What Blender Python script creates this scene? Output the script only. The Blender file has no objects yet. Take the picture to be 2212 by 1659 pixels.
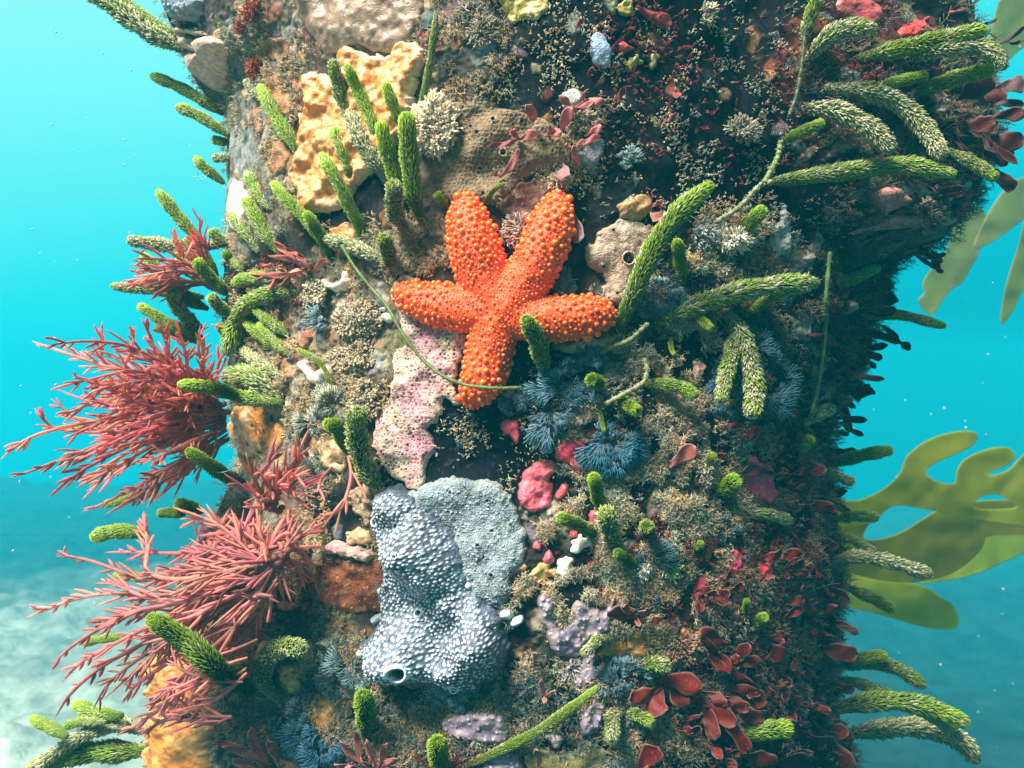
import bpy, math
import numpy as np
rng = np.random.default_rng(7)
R_ = math.radians
# ---------------------------------------------------------------- camera, world, sun, exposure
scene = bpy.context.scene
COL = scene.collection
W0, H0, F0 = 2212.0, 1659.0, 1915.6          # picture plane the measurements are taken in
cam_d = bpy.data.cameras.new("camera"); cam = bpy.data.objects.new("camera", cam_d); COL.objects.link(cam)
cam_d.sensor_width = 36.0; cam_d.lens = 36.0 * F0 / W0
cam.location = (0, 0, 0); cam.rotation_euler = (R_(90), 0, 0)
cam_d.clip_start = 0.01; cam_d.clip_end = 200.0
cam_d.dof.use_dof = True; cam_d.dof.focus_distance = 0.385; cam_d.dof.aperture_fstop = 20.0
scene.camera = cam

SUN_EL, SUN_AZ = 54.0, 44.0                   # azimuth: degrees left of the line from the piling to the camera
world = bpy.data.worlds.new("World"); scene.world = world; world.use_nodes = True
nt = world.node_tree; nt.nodes.clear()
def N(t, k, **kw):
    n = t.nodes.new(k)
    for a, b in kw.items(): setattr(n, a, b)
    return n
tc = N(nt, 'ShaderNodeTexCoord'); sx = N(nt, 'ShaderNodeSeparateXYZ')
nt.links.new(tc.outputs['Generated'], sx.inputs[0])
xm = N(nt, 'ShaderNodeMath', operation='MULTIPLY'); xm.inputs[1].default_value = -0.26
nt.links.new(sx.outputs['X'], xm.inputs[0])
za = N(nt, 'ShaderNodeMath', operation='ADD'); nt.links.new(sx.outputs['Z'], za.inputs[0]); nt.links.new(xm.outputs[0], za.inputs[1])
mr = N(nt, 'ShaderNodeMapRange'); mr.inputs[1].default_value = -0.5; mr.inputs[2].default_value = 0.6
nt.links.new(za.outputs[0], mr.inputs[0])
cr = N(nt, 'ShaderNodeValToRGB'); nt.links.new(mr.outputs[0], cr.inputs[0])
el = cr.color_ramp.elements
stops = [(0.0, (0.002, 0.05, 0.07)), (0.22, (0.002, 0.10, 0.14)), (0.38, (0.003, 0.32, 0.41)), (0.50, (0.004, 0.60, 0.76)),
         (0.64, (0.04, 0.92, 1.0)), (0.82, (0.26, 1.12, 1.12)), (1.0, (0.5, 1.1, 1.15))]
el[0].position, el[0].color = stops[0][0], stops[0][1] + (1,)
el[1].position, el[1].color = stops[-1][0], stops[-1][1] + (1,)
for p, c in stops[1:-1]:
    e = el.new(p); e.color = c + (1,)
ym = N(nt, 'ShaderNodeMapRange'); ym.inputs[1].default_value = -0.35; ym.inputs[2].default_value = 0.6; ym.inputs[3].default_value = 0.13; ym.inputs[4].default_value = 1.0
nt.links.new(sx.outputs['Y'], ym.inputs[0])       # world light dimmed behind the camera, added to cut the cyan fill
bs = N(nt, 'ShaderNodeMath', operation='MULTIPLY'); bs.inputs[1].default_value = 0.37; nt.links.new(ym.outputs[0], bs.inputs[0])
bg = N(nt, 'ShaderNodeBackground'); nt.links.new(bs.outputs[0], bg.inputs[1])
# the bright, whiter window of surface light overhead
sw = N(nt, 'ShaderNodeMapRange', interpolation_type='SMOOTHSTEP'); sw.inputs[1].default_value = 0.55; sw.inputs[2].default_value = 0.85; sw.inputs[3].default_value = 0; sw.inputs[4].default_value = 1
nt.links.new(sx.outputs['Z'], sw.inputs[0])
mxw = N(nt, 'ShaderNodeMix', data_type='RGBA'); nt.links.new(sw.outputs[0], mxw.inputs[0]); nt.links.new(cr.outputs[0], mxw.inputs[6]); mxw.inputs[7].default_value = (5.2, 5.4, 4.4, 1)
nt.links.new(mxw.outputs[2], bg.inputs[0])
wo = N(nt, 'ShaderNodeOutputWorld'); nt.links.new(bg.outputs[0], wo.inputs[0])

sun_d = bpy.data.lights.new("sun", 'SUN'); sun = bpy.data.objects.new("sun", sun_d); COL.objects.link(sun)
sun_d.energy = 5.0; sun_d.angle = R_(20); sun_d.color = (1.0, 0.97, 0.88)
from mathutils import Vector
sv = Vector((-math.sin(R_(SUN_AZ)) * math.cos(R_(SUN_EL)), -math.cos(R_(SUN_AZ)) * math.cos(R_(SUN_EL)), math.sin(R_(SUN_EL))))
sun.rotation_euler = sv.to_track_quat('Z', 'Y').to_euler()
sun.location = (-1, -1, 1.5)
vs = scene.view_settings; vs.view_transform = 'Standard'; vs.look = 'None'; vs.exposure = 1.28; vs.gamma = 1.0
scene.display_settings.display_device = 'sRGB'
scene.cycles.use_denoising = True
scene.cycles.max_bounces = 6; scene.cycles.volume_bounces = 1; scene.cycles.transparent_max_bounces = 6

# ---------------------------------------------------------------- helpers
def tag(o, label=None, cat=None, group=None, kind=None):
    if label: o['label'] = label
    if cat: o['category'] = cat
    if group: o['group'] = group
    if kind: o['kind'] = kind
    return o
def empty(name, loc, label, cat, group=None):
    o = bpy.data.objects.new(name, None); COL.objects.link(o); o.location = loc
    o.empty_display_size = 0.01
    return tag(o, label, cat, group)

def _hash(ix, iy, iz, seed):
    h = (ix.astype(np.int64) * 374761393 + iy.astype(np.int64) * 668265263 + iz.astype(np.int64) * 2147483647 + seed * 974634777) & 0xffffffff
    h = ((h ^ (h >> 13)) * 1274126177) & 0xffffffff
    h = h ^ (h >> 16)
    return (h & 0xffffff) / float(0xffffff)
def vnoise(x, y, z, seed=0):
    x = np.asarray(x, float); y = np.asarray(y, float) + 0 * x; z = np.asarray(z, float) + 0 * x
    xi, yi, zi = np.floor(x), np.floor(y), np.floor(z)
    fx, fy, fz = x - xi, y - yi, z - zi
    fx = fx * fx * (3 - 2 * fx); fy = fy * fy * (3 - 2 * fy); fz = fz * fz * (3 - 2 * fz)
    xi = xi.astype(np.int64); yi = yi.astype(np.int64); zi = zi.astype(np.int64)
    r = 0
    for dx in (0, 1):
        wx = fx if dx else 1 - fx
        for dy in (0, 1):
            wy = fy if dy else 1 - fy
            for dz in (0, 1):
                wz = fz if dz else 1 - fz
                r = r + wx * wy * wz * _hash(xi + dx, yi + dy, zi + dz, seed)
    return r * 2 - 1
def fbm(x, y, z, seed=0, oct=3, gain=0.5):
    r = 0; a = 1.0; f = 1.0; n = 0
    for k in range(oct):
        r = r + a * vnoise(np.asarray(x) * f, np.asarray(y) * f, np.asarray(z) * f, seed + 11 * k); n += a; a *= gain; f *= 2.03
    return r / n
def sstep(a, b, x):
    t = np.clip((x - a) / (b - a), 0, 1); return t * t * (3 - 2 * t)

def mesh_from(name, V, F, C=None, smooth=True):
    """F: list of int arrays (n,3) or (n,4); C: per-vertex linear RGB"""
    V = np.asarray(V, np.float32); Fs = [np.asarray(f, np.int32) for f in (F if isinstance(F, list) else [F]) if len(f)]
    me = bpy.data.meshes.new(name)
    me.vertices.add(len(V)); me.vertices.foreach_set('co', V.ravel())
    nl = sum(f.size for f in Fs); nf = sum(len(f) for f in Fs)
    me.loops.add(nl); me.polygons.add(nf)
    li = np.concatenate([f.ravel() for f in Fs])
    tot = np.concatenate([np.full(len(f), f.shape[1], np.int32) for f in Fs])
    st = np.concatenate([[0], np.cumsum(tot)[:-1]]).astype(np.int32)
    me.loops.foreach_set('vertex_index', li)
    me.polygons.foreach_set('loop_start', st); me.polygons.foreach_set('loop_total', tot)
    me.update(calc_edges=True)
    if smooth: me.polygons.foreach_set('use_smooth', np.ones(nf, bool))
    if C is not None:
        C = np.clip(np.asarray(C, np.float32), 0.001, 1)
        a = me.color_attributes.new('Col', 'FLOAT_COLOR', 'POINT')
        a.data.foreach_set('color', np.concatenate([C, np.ones((len(C), 1), np.float32)], 1).ravel())
    me.validate()
    return me
def link(name, me, mat, parent=None, origin=None):
    o = bpy.data.objects.new(name, me); COL.objects.link(o)
    if mat is not None: me.materials.append(mat)
    if origin is not None:                       # put the origin at the thing's own base
        origin = np.asarray(origin, float)
        me.transform(__import__('mathutils').Matrix.Translation(-Vector(origin)))
        o.location = Vector(origin)
    if parent is not None:
        o.parent = parent
        if origin is None: me.transform(__import__('mathutils').Matrix.Translation(-parent.location))
        else: o.location = Vector(origin) - parent.location
    return o

MATS = {}
def mat(name, rough=0.6, spec=0.35, sss=0.0, bump=0.3, bscale=900.0, var=0.35, vscale=250.0, transl=0.0, sscol=(1, .5, .3), coat=0.0, frad=0.004):
    if name in MATS: return MATS[name]
    m = bpy.data.materials.new(name); m.use_nodes = True; t = m.node_tree
    b = t.nodes['Principled BSDF']; out = t.nodes['Material Output']
    at = N(t, 'ShaderNodeAttribute', attribute_name='Col')
    tcn = N(t, 'ShaderNodeTexCoord')
    nz = N(t, 'ShaderNodeTexNoise'); nz.inputs['Scale'].default_value = vscale; nz.inputs['Detail'].default_value = 5
    t.links.new(tcn.outputs['Object'], nz.inputs['Vector'])
    r = N(t, 'ShaderNodeMapRange'); r.inputs[1].default_value = 0.3; r.inputs[2].default_value = 0.7
    r.inputs[3].default_value = 1 - var; r.inputs[4].default_value = 1 + var
    t.links.new(nz.outputs[0], r.inputs[0])
    mul = N(t, 'ShaderNodeVectorMath', operation='MULTIPLY'); t.links.new(at.outputs['Color'], mul.inputs[0])
    t.links.new(r.outputs[0], mul.inputs[1])
    t.links.new(mul.outputs[0], b.inputs['Base Color'])
    b.inputs['Roughness'].default_value = rough; b.inputs['Specular IOR Level'].default_value = spec
    if coat: b.inputs['Coat Weight'].default_value = coat; b.inputs['Coat Roughness'].default_value = 0.2
    if sss:
        b.inputs['Subsurface Weight'].default_value = sss; b.inputs['Subsurface Radius'].default_value = sscol
        b.inputs['Subsurface Scale'].default_value = frad
    if bump:
        n2 = N(t, 'ShaderNodeTexNoise'); n2.inputs['Scale'].default_value = bscale; n2.inputs['Detail'].default_value = 4
        t.links.new(tcn.outputs['Object'], n2.inputs['Vector'])
        bp = N(t, 'ShaderNodeBump'); bp.inputs['Strength'].default_value = bump; bp.inputs['Distance'].default_value = 0.001
        t.links.new(n2.outputs[0], bp.inputs['Height']); t.links.new(bp.outputs[0], b.inputs['Normal'])
    if transl:
        tr = N(t, 'ShaderNodeBsdfTranslucent'); t.links.new(mul.outputs[0], tr.inputs[0])
        mx = N(t, 'ShaderNodeMixShader'); mx.inputs[0].default_value = transl
        t.links.new(b.outputs[0], mx.inputs[1]); t.links.new(tr.outputs[0], mx.inputs[2]); t.links.new(mx.outputs[0], out.inputs[0])
    MATS[name] = m
    return m

# ---------------------------------------------------------------- the piling as a surface  r = Rf(theta, z)
PD, PCX, PR0 = 0.56, 0.0158, 0.180
DIST = math.hypot(PD, PCX); A0 = math.atan2(PCX, PD)
edgeL = [(-400, 330), (0, 350), (60, 378), (120, 408), (165, 428), (205, 482), (300, 492), (450, 492), (600, 485), (700, 478), (850, 500), (1000, 515), (1090, 480), (1180, 430),
         (1300, 385), (1400, 345), (1500, 325), (1620, 320), (2100, 330)]
edgeR = [(-400, 2050), (0, 2085), (120, 2110), (200, 2150), (300, 2175), (400, 2150), (470, 2100), (530, 2030), (560, 1925), (650, 1890), (800, 1850), (900, 1785),
         (1000, 1780), (1250, 1815), (1400, 1795), (1550, 1785), (1700, 1850), (2100, 1850)]
def _rad(tab, z, side):
    ys = np.array([t[0] for t in tab], float); xs = np.array([t[1] for t in tab], float)
    zz = (829.5 - ys) / F0 * 0.50
    a = np.abs(np.arctan((xs - 1106) / F0) - A0)
    rr = DIST * np.sin(a)
    o = np.argsort(zz)
    return np.interp(z, zz[o], rr[o])
def Rf(th, z):
    th = np.asarray(th, float); z = np.asarray(z, float)
    wl = sstep(R_(28), R_(72), -th) * (1 - sstep(R_(125), R_(178), -th))
    wr = sstep(R_(28), R_(72), th) * (1 - sstep(R_(125), R_(178), th))
    r = PR0 + wl * (_rad(edgeL, z, -1) - PR0) + wr * (_rad(edgeR, z, 1) - PR0)
    sx_, cy_ = np.sin(th) * 0.18, np.cos(th) * 0.18
    edge = 1 - 0.6 * np.maximum(wl, wr)
    r = r + 0.006 * np.maximum(wr, .6 * wl) * fbm(z / .022, th * 3, 0 * z, 13, 3)
    r = r + 0.0055 * edge * fbm(sx_ / 0.045, cy_ / 0.045, z / 0.045, 3, 3) + 0.0022 * fbm(sx_ / 0.012, cy_ / 0.012, z / 0.012, 5, 2)
    return r
def surf(th, z, h=0.0):
    r = Rf(th, z) + h
    return np.stack([PCX + r * np.sin(th), PD - r * np.cos(th), z + 0 * r], -1)
def hit(px, py):
    """where the sight line through a measured point meets the piling: theta, z, depth y, met?"""
    px = np.asarray(px, float); py = np.asarray(py, float)
    dx = (px - 1106) / F0; dz = (829.5 - py) / F0
    r = np.full(px.shape, PR0 + 0.005); ok = np.ones(px.shape, bool); th = z = t = None
    A = dx * dx + 1; B = -(dx * PCX + PD); 
    for it in range(14):
        Cc = PCX ** 2 + PD ** 2 - r * r
        disc = B * B - A * Cc; ok = disc > 0
        t = (-B - np.sqrt(np.maximum(disc, 0))) / A
        z = dz * t; th = np.arctan2(dx * t - PCX, PD - t)
        rn = Rf(th, z); r = 0.5 * r + 0.5 * rn
    return th, z, t, ok
def hit1(px, py):
    th, z, t, ok = hit(np.array([px]), np.array([py])); return float(th[0]), float(z[0]), float(t[0]), bool(ok[0])
def project(P):
    return 1106 + F0 * P[..., 0] / P[..., 1], 829.5 - F0 * P[..., 2] / P[..., 1]
def ray(px, py, y):
    return np.array([(px - 1106) / F0 * y, y, (829.5 - py) / F0 * y])
def path3(pts, lift0=0.001, lift1=0.012, bend=None):
    """measured points (base first) -> 3-D points in front of the piling, lift in metres growing along the path"""
    n = len(pts); out = []; last = None
    for i, p in enumerate(pts):
        l = p[2] if len(p) > 2 else lift0 + (lift1 - lift0) * (i / max(1, n - 1))
        th, z, t, ok = hit1(p[0], p[1])
        if ok and abs(th) < R_(66): y = t - l; last = t
        else: y = (last if last is not None else min(t, 0.50)) - l; last = last if last is not None else min(t, 0.50)
        out.append(ray(p[0], p[1], y))
    return np.array(out)
def spline(P, n):
    P = np.asarray(P, float)
    if len(P) == 2: u = np.linspace(0, 1, n)[:, None]; return P[0] * (1 - u) + P[1] * u
    Q = np.vstack([2 * P[0] - P[1], P, 2 * P[-1] - P[-2]]); m = len(P) - 1
    t = np.linspace(0, m - 1e-9, n); k = t.astype(int); u = (t - k)[:, None]
    a, b, c, d = Q[k], Q[k + 1], Q[k + 2], Q[k + 3]
    r = 0.5 * (2 * b + (c - a) * u + (2 * a - 5 * b + 4 * c - d) * u * u + (3 * b - a - 3 * c + d) * u ** 3)
    s = np.concatenate([[0], np.cumsum(np.linalg.norm(np.diff(r, axis=0), axis=1))])
    q = np.linspace(0, s[-1], n)
    return np.stack([np.interp(q, s, r[:, i]) for i in range(r.shape[1])], 1)
def unit(v): return v / np.maximum(np.linalg.norm(v, axis=-1, keepdims=True), 1e-12)

class Geo:                                        # collects numpy pieces of one mesh
    def __init__(s): s.V = []; s.Q = []; s.T = []; s.C = []; s.n = 0
    def add(s, V, Q=None, T=None, C=None):
        V = np.asarray(V, float)
        if Q is not None and len(Q): s.Q.append(np.asarray(Q) + s.n)
        if T is not None and len(T): s.T.append(np.asarray(T) + s.n)
        C = np.asarray(C, float)
        if C.ndim == 1: C = np.tile(C, (len(V), 1))
        s.V.append(V); s.C.append(C); s.n += len(V)
    def spikes(s, P, rad, C, sides=3):
        """P (N,K,3) points of N tapering spikes, rad (N,K), C (N,3) or (N,K,3)"""
        P = np.asarray(P, float); Nn, K, _ = P.shape
        if Nn == 0: return
        rad = np.broadcast_to(np.asarray(rad, float), (Nn, K))
        t = unit(P[:, -1] - P[:, 0]); a = unit(np.cross(t, rng.normal(size=(Nn, 3)))); b = np.cross(t, a)
        ang = np.arange(sides) * 2 * math.pi / sides
        ring = a[:, None, None] * np.cos(ang)[None, None, :, None] + b[:, None, None] * np.sin(ang)[None, None, :, None]
        V = P[:, :, None] + ring * rad[:, :, None, None]
        idx = np.arange(Nn * K * sides).reshape(Nn, K, sides)
        q = np.stack([idx[:, :-1, :], np.roll(idx[:, :-1], -1, 2), np.roll(idx[:, 1:], -1, 2), idx[:, 1:]], -1).reshape(-1, 4)
        C = np.asarray(C, float)
        if C.ndim == 1: C = np.tile(C, (Nn, 1))
        if C.ndim == 2: C = np.repeat(C[:, None], K, 1)
        Cv = np.repeat(C[:, :, None], sides, 2).reshape(-1, 3)
        T = None
        if sides == 3: T = idx[:, -1, :]
        elif sides > 3: q = np.concatenate([q, idx[:, -1, :4]]) if sides == 4 else q
        s.add(V.reshape(-1, 3), q, T, Cv)
    def tube(s, P, rad, C, sides=8):
        """one tube along P (K,3), rad (K,), closed ends"""
        P = np.asarray(P, float); K = len(P); rad = np.broadcast_to(np.asarray(rad, float), (K,))
        tg = unit(np.gradient(P, axis=0)); a = np.cross(tg[0], [0.3, 0.2, 1]); a = a / np.linalg.norm(a)
        V = []
        for i in range(K):
            a = a - tg[i] * np.dot(a, tg[i]); a = a / np.linalg.norm(a); b = np.cross(tg[i], a)
            ang = np.arange(sides) * 2 * math.pi / sides
            V.append(P[i] + rad[i] * (np.cos(ang)[:, None] * a + np.sin(ang)[:, None] * b))
        V = np.concatenate(V); idx = np.arange(K * sides).reshape(K, sides)
        q = np.stack([idx[:-1], np.roll(idx[:-1], -1, 1), np.roll(idx[1:], -1, 1), idx[1:]], -1).reshape(-1, 4)
        V = np.vstack([V, P[0] - tg[0] * rad[0] * .5, P[-1] + tg[-1] * rad[-1] * .6])
        k0 = K * sides
        T = [[idx[0, (j + 1) % sides], idx[0, j], k0] for j in range(sides)] + [[idx[-1, j], idx[-1, (j + 1) % sides], k0 + 1] for j in range(sides)]
        C = np.asarray(C, float)
        if C.ndim == 2: C = np.concatenate([np.repeat(C, sides, 0), C[:1], C[-1:]])
        s.add(V, q, T, C)
    def balls(s, P, rad, C, sub=1, squash=None):
        """many small spheres from one icosphere"""
        V0, T0 = ICO[sub]; P = np.asarray(P, float); n = len(P)
        if n == 0: return
        rad = np.broadcast_to(np.asarray(rad, float), (n,))
        V = P[:, None] + V0[None] * rad[:, None, None]
        T = (T0[None] + (np.arange(n) * len(V0))[:, None, None]).reshape(-1, 3)
        C = np.asarray(C, float)
        if C.ndim == 1: C = np.tile(C, (n, 1))
        s.add(V.reshape(-1, 3), None, T, np.repeat(C, len(V0), 0))
    def build(s, name, m, parent=None, origin=None, smooth=True):
        F = []
        if s.Q: F.append(np.concatenate(s.Q))
        if s.T: F.append(np.concatenate(s.T))
        return link(name, mesh_from(name, np.concatenate(s.V), F, np.concatenate(s.C), smooth), m, parent, origin)
import bmesh
ICO = {}
for k in (1, 2, 3):
    bm = bmesh.new(); bmesh.ops.create_icosphere(bm, subdivisions=k, radius=1.0)
    ICO[k] = (np.array([v.co[:] for v in bm.verts]), np.array([[v.index for v in f.verts] for f in bm.faces])); bm.free()

def chaikin(P, n=2):
    P = np.asarray(P, float)
    for _ in range(n):
        Q = np.roll(P, -1, 0); P = np.stack([P * .75 + Q * .25, P * .25 + Q * .75], 1).reshape(-1, 2)
    return P
def sdf_poly(P, x, y):
    """signed distance to a polygon, positive inside"""
    x = x.ravel(); y = y.ravel(); d = np.full(x.shape, 1e9); ins = np.zeros(x.shape, bool)
    for i in range(len(P)):
        x0, y0 = P[i]; x1, y1 = P[(i + 1) % len(P)]
        ex, ey = x1 - x0, y1 - y0; L = ex * ex + ey * ey + 1e-18
        u = np.clip(((x - x0) * ex + (y - y0) * ey) / L, 0, 1)
        d = np.minimum(d, (x - x0 - u * ex) ** 2 + (y - y0 - u * ey) ** 2)
        c = ((y0 > y) != (y1 > y)); 
        with np.errstate(divide='ignore', invalid='ignore'):
            ins ^= c & (x < (x1 - x0) * (y - y0) / (y1 - y0 + 1e-18) + x0)
    return np.sqrt(d) * np.where(ins, 1, -1)

# tile measurements: t(tile, [(x, y), ...]) -> picture-plane points
TO = {1: (0, 0), 2: (497.7, 0), 3: (1050.7, 0), 4: (1603.7, 0), 5: (0, 553), 6: (497.7, 553), 7: (1050.7, 553), 8: (1603.7, 553),
      9: (0, 1106), 10: (497.7, 1106), 11: (1050.7, 1106), 12: (1603.7, 1106)}
def t(k, pts): return [(TO[k][0] + p[0] / 3.0, TO[k][1] + p[1] / 3.0) + tuple(p[2:]) for p in pts]
MASK = []                                         # polygons covered by sponges etc.
# ---------------------------------------------------------------- seabed, far reef, piling
def rock_mat(name, c1, c2, scale, bump=0.6):
    m = bpy.data.materials.new(name); m.use_nodes = True; tt = m.node_tree; b = tt.nodes['Principled BSDF']
    tcn = N(tt, 'ShaderNodeTexCoord'); n1 = N(tt, 'ShaderNodeTexNoise'); n1.inputs['Scale'].default_value = scale; n1.inputs['Detail'].default_value = 8
    tt.links.new(tcn.outputs['Object'], n1.inputs['Vector'])
    r = N(tt, 'ShaderNodeValToRGB'); r.color_ramp.elements[0].position = 0.38; r.color_ramp.elements[1].position = 0.62
    r.color_ramp.elements[0].color = c1 + (1,); r.color_ramp.elements[1].color = c2 + (1,)
    tt.links.new(n1.outputs[0], r.inputs[0]); tt.links.new(r.outputs[0], b.inputs['Base Color']); b.inputs['Roughness'].default_value = 0.9
    n2 = N(tt, 'ShaderNodeTexNoise'); n2.inputs['Scale'].default_value = scale * 6; n2.inputs['Detail'].default_value = 6
    tt.links.new(tcn.outputs['Object'], n2.inputs['Vector'])
    bp = N(tt, 'ShaderNodeBump'); bp.inputs['Strength'].default_value = bump; bp.inputs['Distance'].default_value = 0.03
    tt.links.new(n2.outputs[0], bp.inputs['Height']); tt.links.new(bp.outputs[0], b.inputs['Normal'])
    return m
def seabed_z(x, y):
    base = -0.92 - 0.03 * y
    cob = fbm(x / 0.35, y / 0.35, 0 * x, 21, 4) * 0.10 + np.abs(fbm(x / 0.12, y / 0.12, 0 * x, 22, 2)) * 0.05
    slope = sstep(-1.0, -6.0, x - 0.2 * y + 2.4) * 0.0
    right = sstep(0.3, 3.0, x) * (0.25 * fbm(x / 1.3, y / 1.3, 0 * x, 25, 3) - 0.35)
    reef = 0.15 * sstep(5.0, 8.5, y) * (0.6 + 0.5 * fbm(x / 1.5, y / 1.5, 0 * x, 23, 4))
    return base + cob + right + reef
gx = np.concatenate([np.linspace(-9.5, -3.5, 70)[:-1], np.linspace(-3.5, 3.5, 300), np.linspace(3.5, 9.5, 70)[1:]])
gy = np.concatenate([np.linspace(-3, 0.5, 30)[:-1], np.linspace(0.5, 6.5, 300), np.linspace(6.5, 10, 60)[1:]])
X, Y = np.meshgrid(gx, gy); Z = seabed_z(X, Y)
ii = np.arange(X.size).reshape(X.shape)
Fq = np.stack([ii[:-1, :-1], ii[:-1, 1:], ii[1:, 1:], ii[1:, :-1]], -1).reshape(-1, 4)
pale = sstep(0.2, -1.0, X) * sstep(5.6, 2.4, Y)
nn = fbm(X / 0.5, Y / 0.5, 0 * X, 31, 4)
pale = np.clip(pale * (0.75 + 0.9 * nn) , 0, 1)
cA = np.array([0.008, 0.02, 0.024]); cB = np.array([0.30, 0.32, 0.27])
Cc = cA + (cB - cA) * pale.ravel()[:, None]
seabed = link('seabed', mesh_from('seabed', np.stack([X, Y, Z], -1).reshape(-1, 3), Fq, Cc),
              mat('seabed_sand_and_rubble', rough=0.95, spec=0.1, bump=0.8, bscale=18, var=0.5, vscale=7), None)
seabed.data.materials[0].node_tree.nodes['Bump'].inputs['Distance'].default_value = 0.03
tag(seabed, 'pale rubble seabed fading into blue water', 'seabed', kind='structure')

# colours of the film and turf on the piling: (x, y, rx, ry, colour, turf amount)
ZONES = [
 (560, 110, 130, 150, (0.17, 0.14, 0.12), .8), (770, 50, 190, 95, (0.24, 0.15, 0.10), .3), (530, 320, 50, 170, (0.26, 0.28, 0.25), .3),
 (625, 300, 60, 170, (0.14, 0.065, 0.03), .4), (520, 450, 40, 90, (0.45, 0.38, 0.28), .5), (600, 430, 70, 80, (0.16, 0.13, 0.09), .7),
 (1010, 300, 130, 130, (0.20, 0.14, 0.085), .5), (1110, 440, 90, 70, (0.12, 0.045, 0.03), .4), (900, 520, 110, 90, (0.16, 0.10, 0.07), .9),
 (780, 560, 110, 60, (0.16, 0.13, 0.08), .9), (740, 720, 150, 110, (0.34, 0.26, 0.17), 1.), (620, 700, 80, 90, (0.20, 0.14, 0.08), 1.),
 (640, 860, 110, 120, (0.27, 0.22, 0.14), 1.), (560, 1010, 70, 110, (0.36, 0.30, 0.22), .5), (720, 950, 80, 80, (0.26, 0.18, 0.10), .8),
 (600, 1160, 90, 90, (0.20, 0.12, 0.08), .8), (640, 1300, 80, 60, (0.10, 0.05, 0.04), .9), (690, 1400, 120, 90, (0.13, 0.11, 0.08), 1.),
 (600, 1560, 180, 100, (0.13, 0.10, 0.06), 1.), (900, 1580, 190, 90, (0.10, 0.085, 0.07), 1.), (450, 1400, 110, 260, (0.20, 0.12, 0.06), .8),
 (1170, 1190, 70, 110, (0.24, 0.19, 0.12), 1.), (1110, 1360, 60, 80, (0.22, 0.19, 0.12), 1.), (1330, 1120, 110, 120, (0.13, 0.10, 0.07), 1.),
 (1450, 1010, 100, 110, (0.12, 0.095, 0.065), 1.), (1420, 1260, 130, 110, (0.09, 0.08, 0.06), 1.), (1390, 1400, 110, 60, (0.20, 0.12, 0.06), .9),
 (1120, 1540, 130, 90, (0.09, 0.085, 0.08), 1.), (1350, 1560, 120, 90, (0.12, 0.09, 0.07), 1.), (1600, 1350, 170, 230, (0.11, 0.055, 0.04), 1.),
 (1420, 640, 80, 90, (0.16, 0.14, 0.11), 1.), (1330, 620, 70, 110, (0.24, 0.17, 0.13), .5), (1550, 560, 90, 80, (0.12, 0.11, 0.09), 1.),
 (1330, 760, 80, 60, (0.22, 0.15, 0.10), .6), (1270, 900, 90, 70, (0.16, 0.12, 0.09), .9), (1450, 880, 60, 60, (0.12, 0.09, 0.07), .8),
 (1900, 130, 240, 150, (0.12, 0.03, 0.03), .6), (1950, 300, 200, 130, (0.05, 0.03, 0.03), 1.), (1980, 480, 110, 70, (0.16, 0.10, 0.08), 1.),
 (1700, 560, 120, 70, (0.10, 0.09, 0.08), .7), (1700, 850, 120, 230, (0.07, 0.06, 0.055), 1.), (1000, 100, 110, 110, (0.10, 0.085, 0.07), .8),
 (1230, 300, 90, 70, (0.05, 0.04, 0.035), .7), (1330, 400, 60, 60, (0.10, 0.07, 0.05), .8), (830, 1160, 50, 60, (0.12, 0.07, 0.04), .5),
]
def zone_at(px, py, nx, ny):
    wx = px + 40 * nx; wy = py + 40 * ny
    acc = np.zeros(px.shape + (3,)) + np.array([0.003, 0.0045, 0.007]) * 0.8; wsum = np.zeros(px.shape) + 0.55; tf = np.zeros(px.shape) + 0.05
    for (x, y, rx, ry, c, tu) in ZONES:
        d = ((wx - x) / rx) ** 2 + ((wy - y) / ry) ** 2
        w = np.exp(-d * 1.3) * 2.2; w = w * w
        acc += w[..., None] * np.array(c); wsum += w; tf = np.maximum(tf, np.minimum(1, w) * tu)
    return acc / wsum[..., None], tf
def worley(x, y, seed):
    xi = np.floor(x).astype(np.int64); yi = np.floor(y).astype(np.int64); b1 = np.full(x.shape, 9.); b2 = np.full(x.shape, 9.); cid = np.zeros(x.shape, np.int64)
    for i in (-1, 0, 1):
        for j in (-1, 0, 1):
            a, b = xi + i, yi + j
            d = (a + .5 + .8 * (_hash(a, b, a * 0, seed) - .5) - x) ** 2 + (b + .5 + .8 * (_hash(a, b, a * 0 + 1, seed) - .5) - y) ** 2
            nb = d < b1; b2 = np.where(nb, b1, np.minimum(b2, d)); cid = np.where(nb, a * 7919 + b, cid); b1 = np.where(nb, d, b1)
    return np.sqrt(b1), np.sqrt(b2), cid
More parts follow.
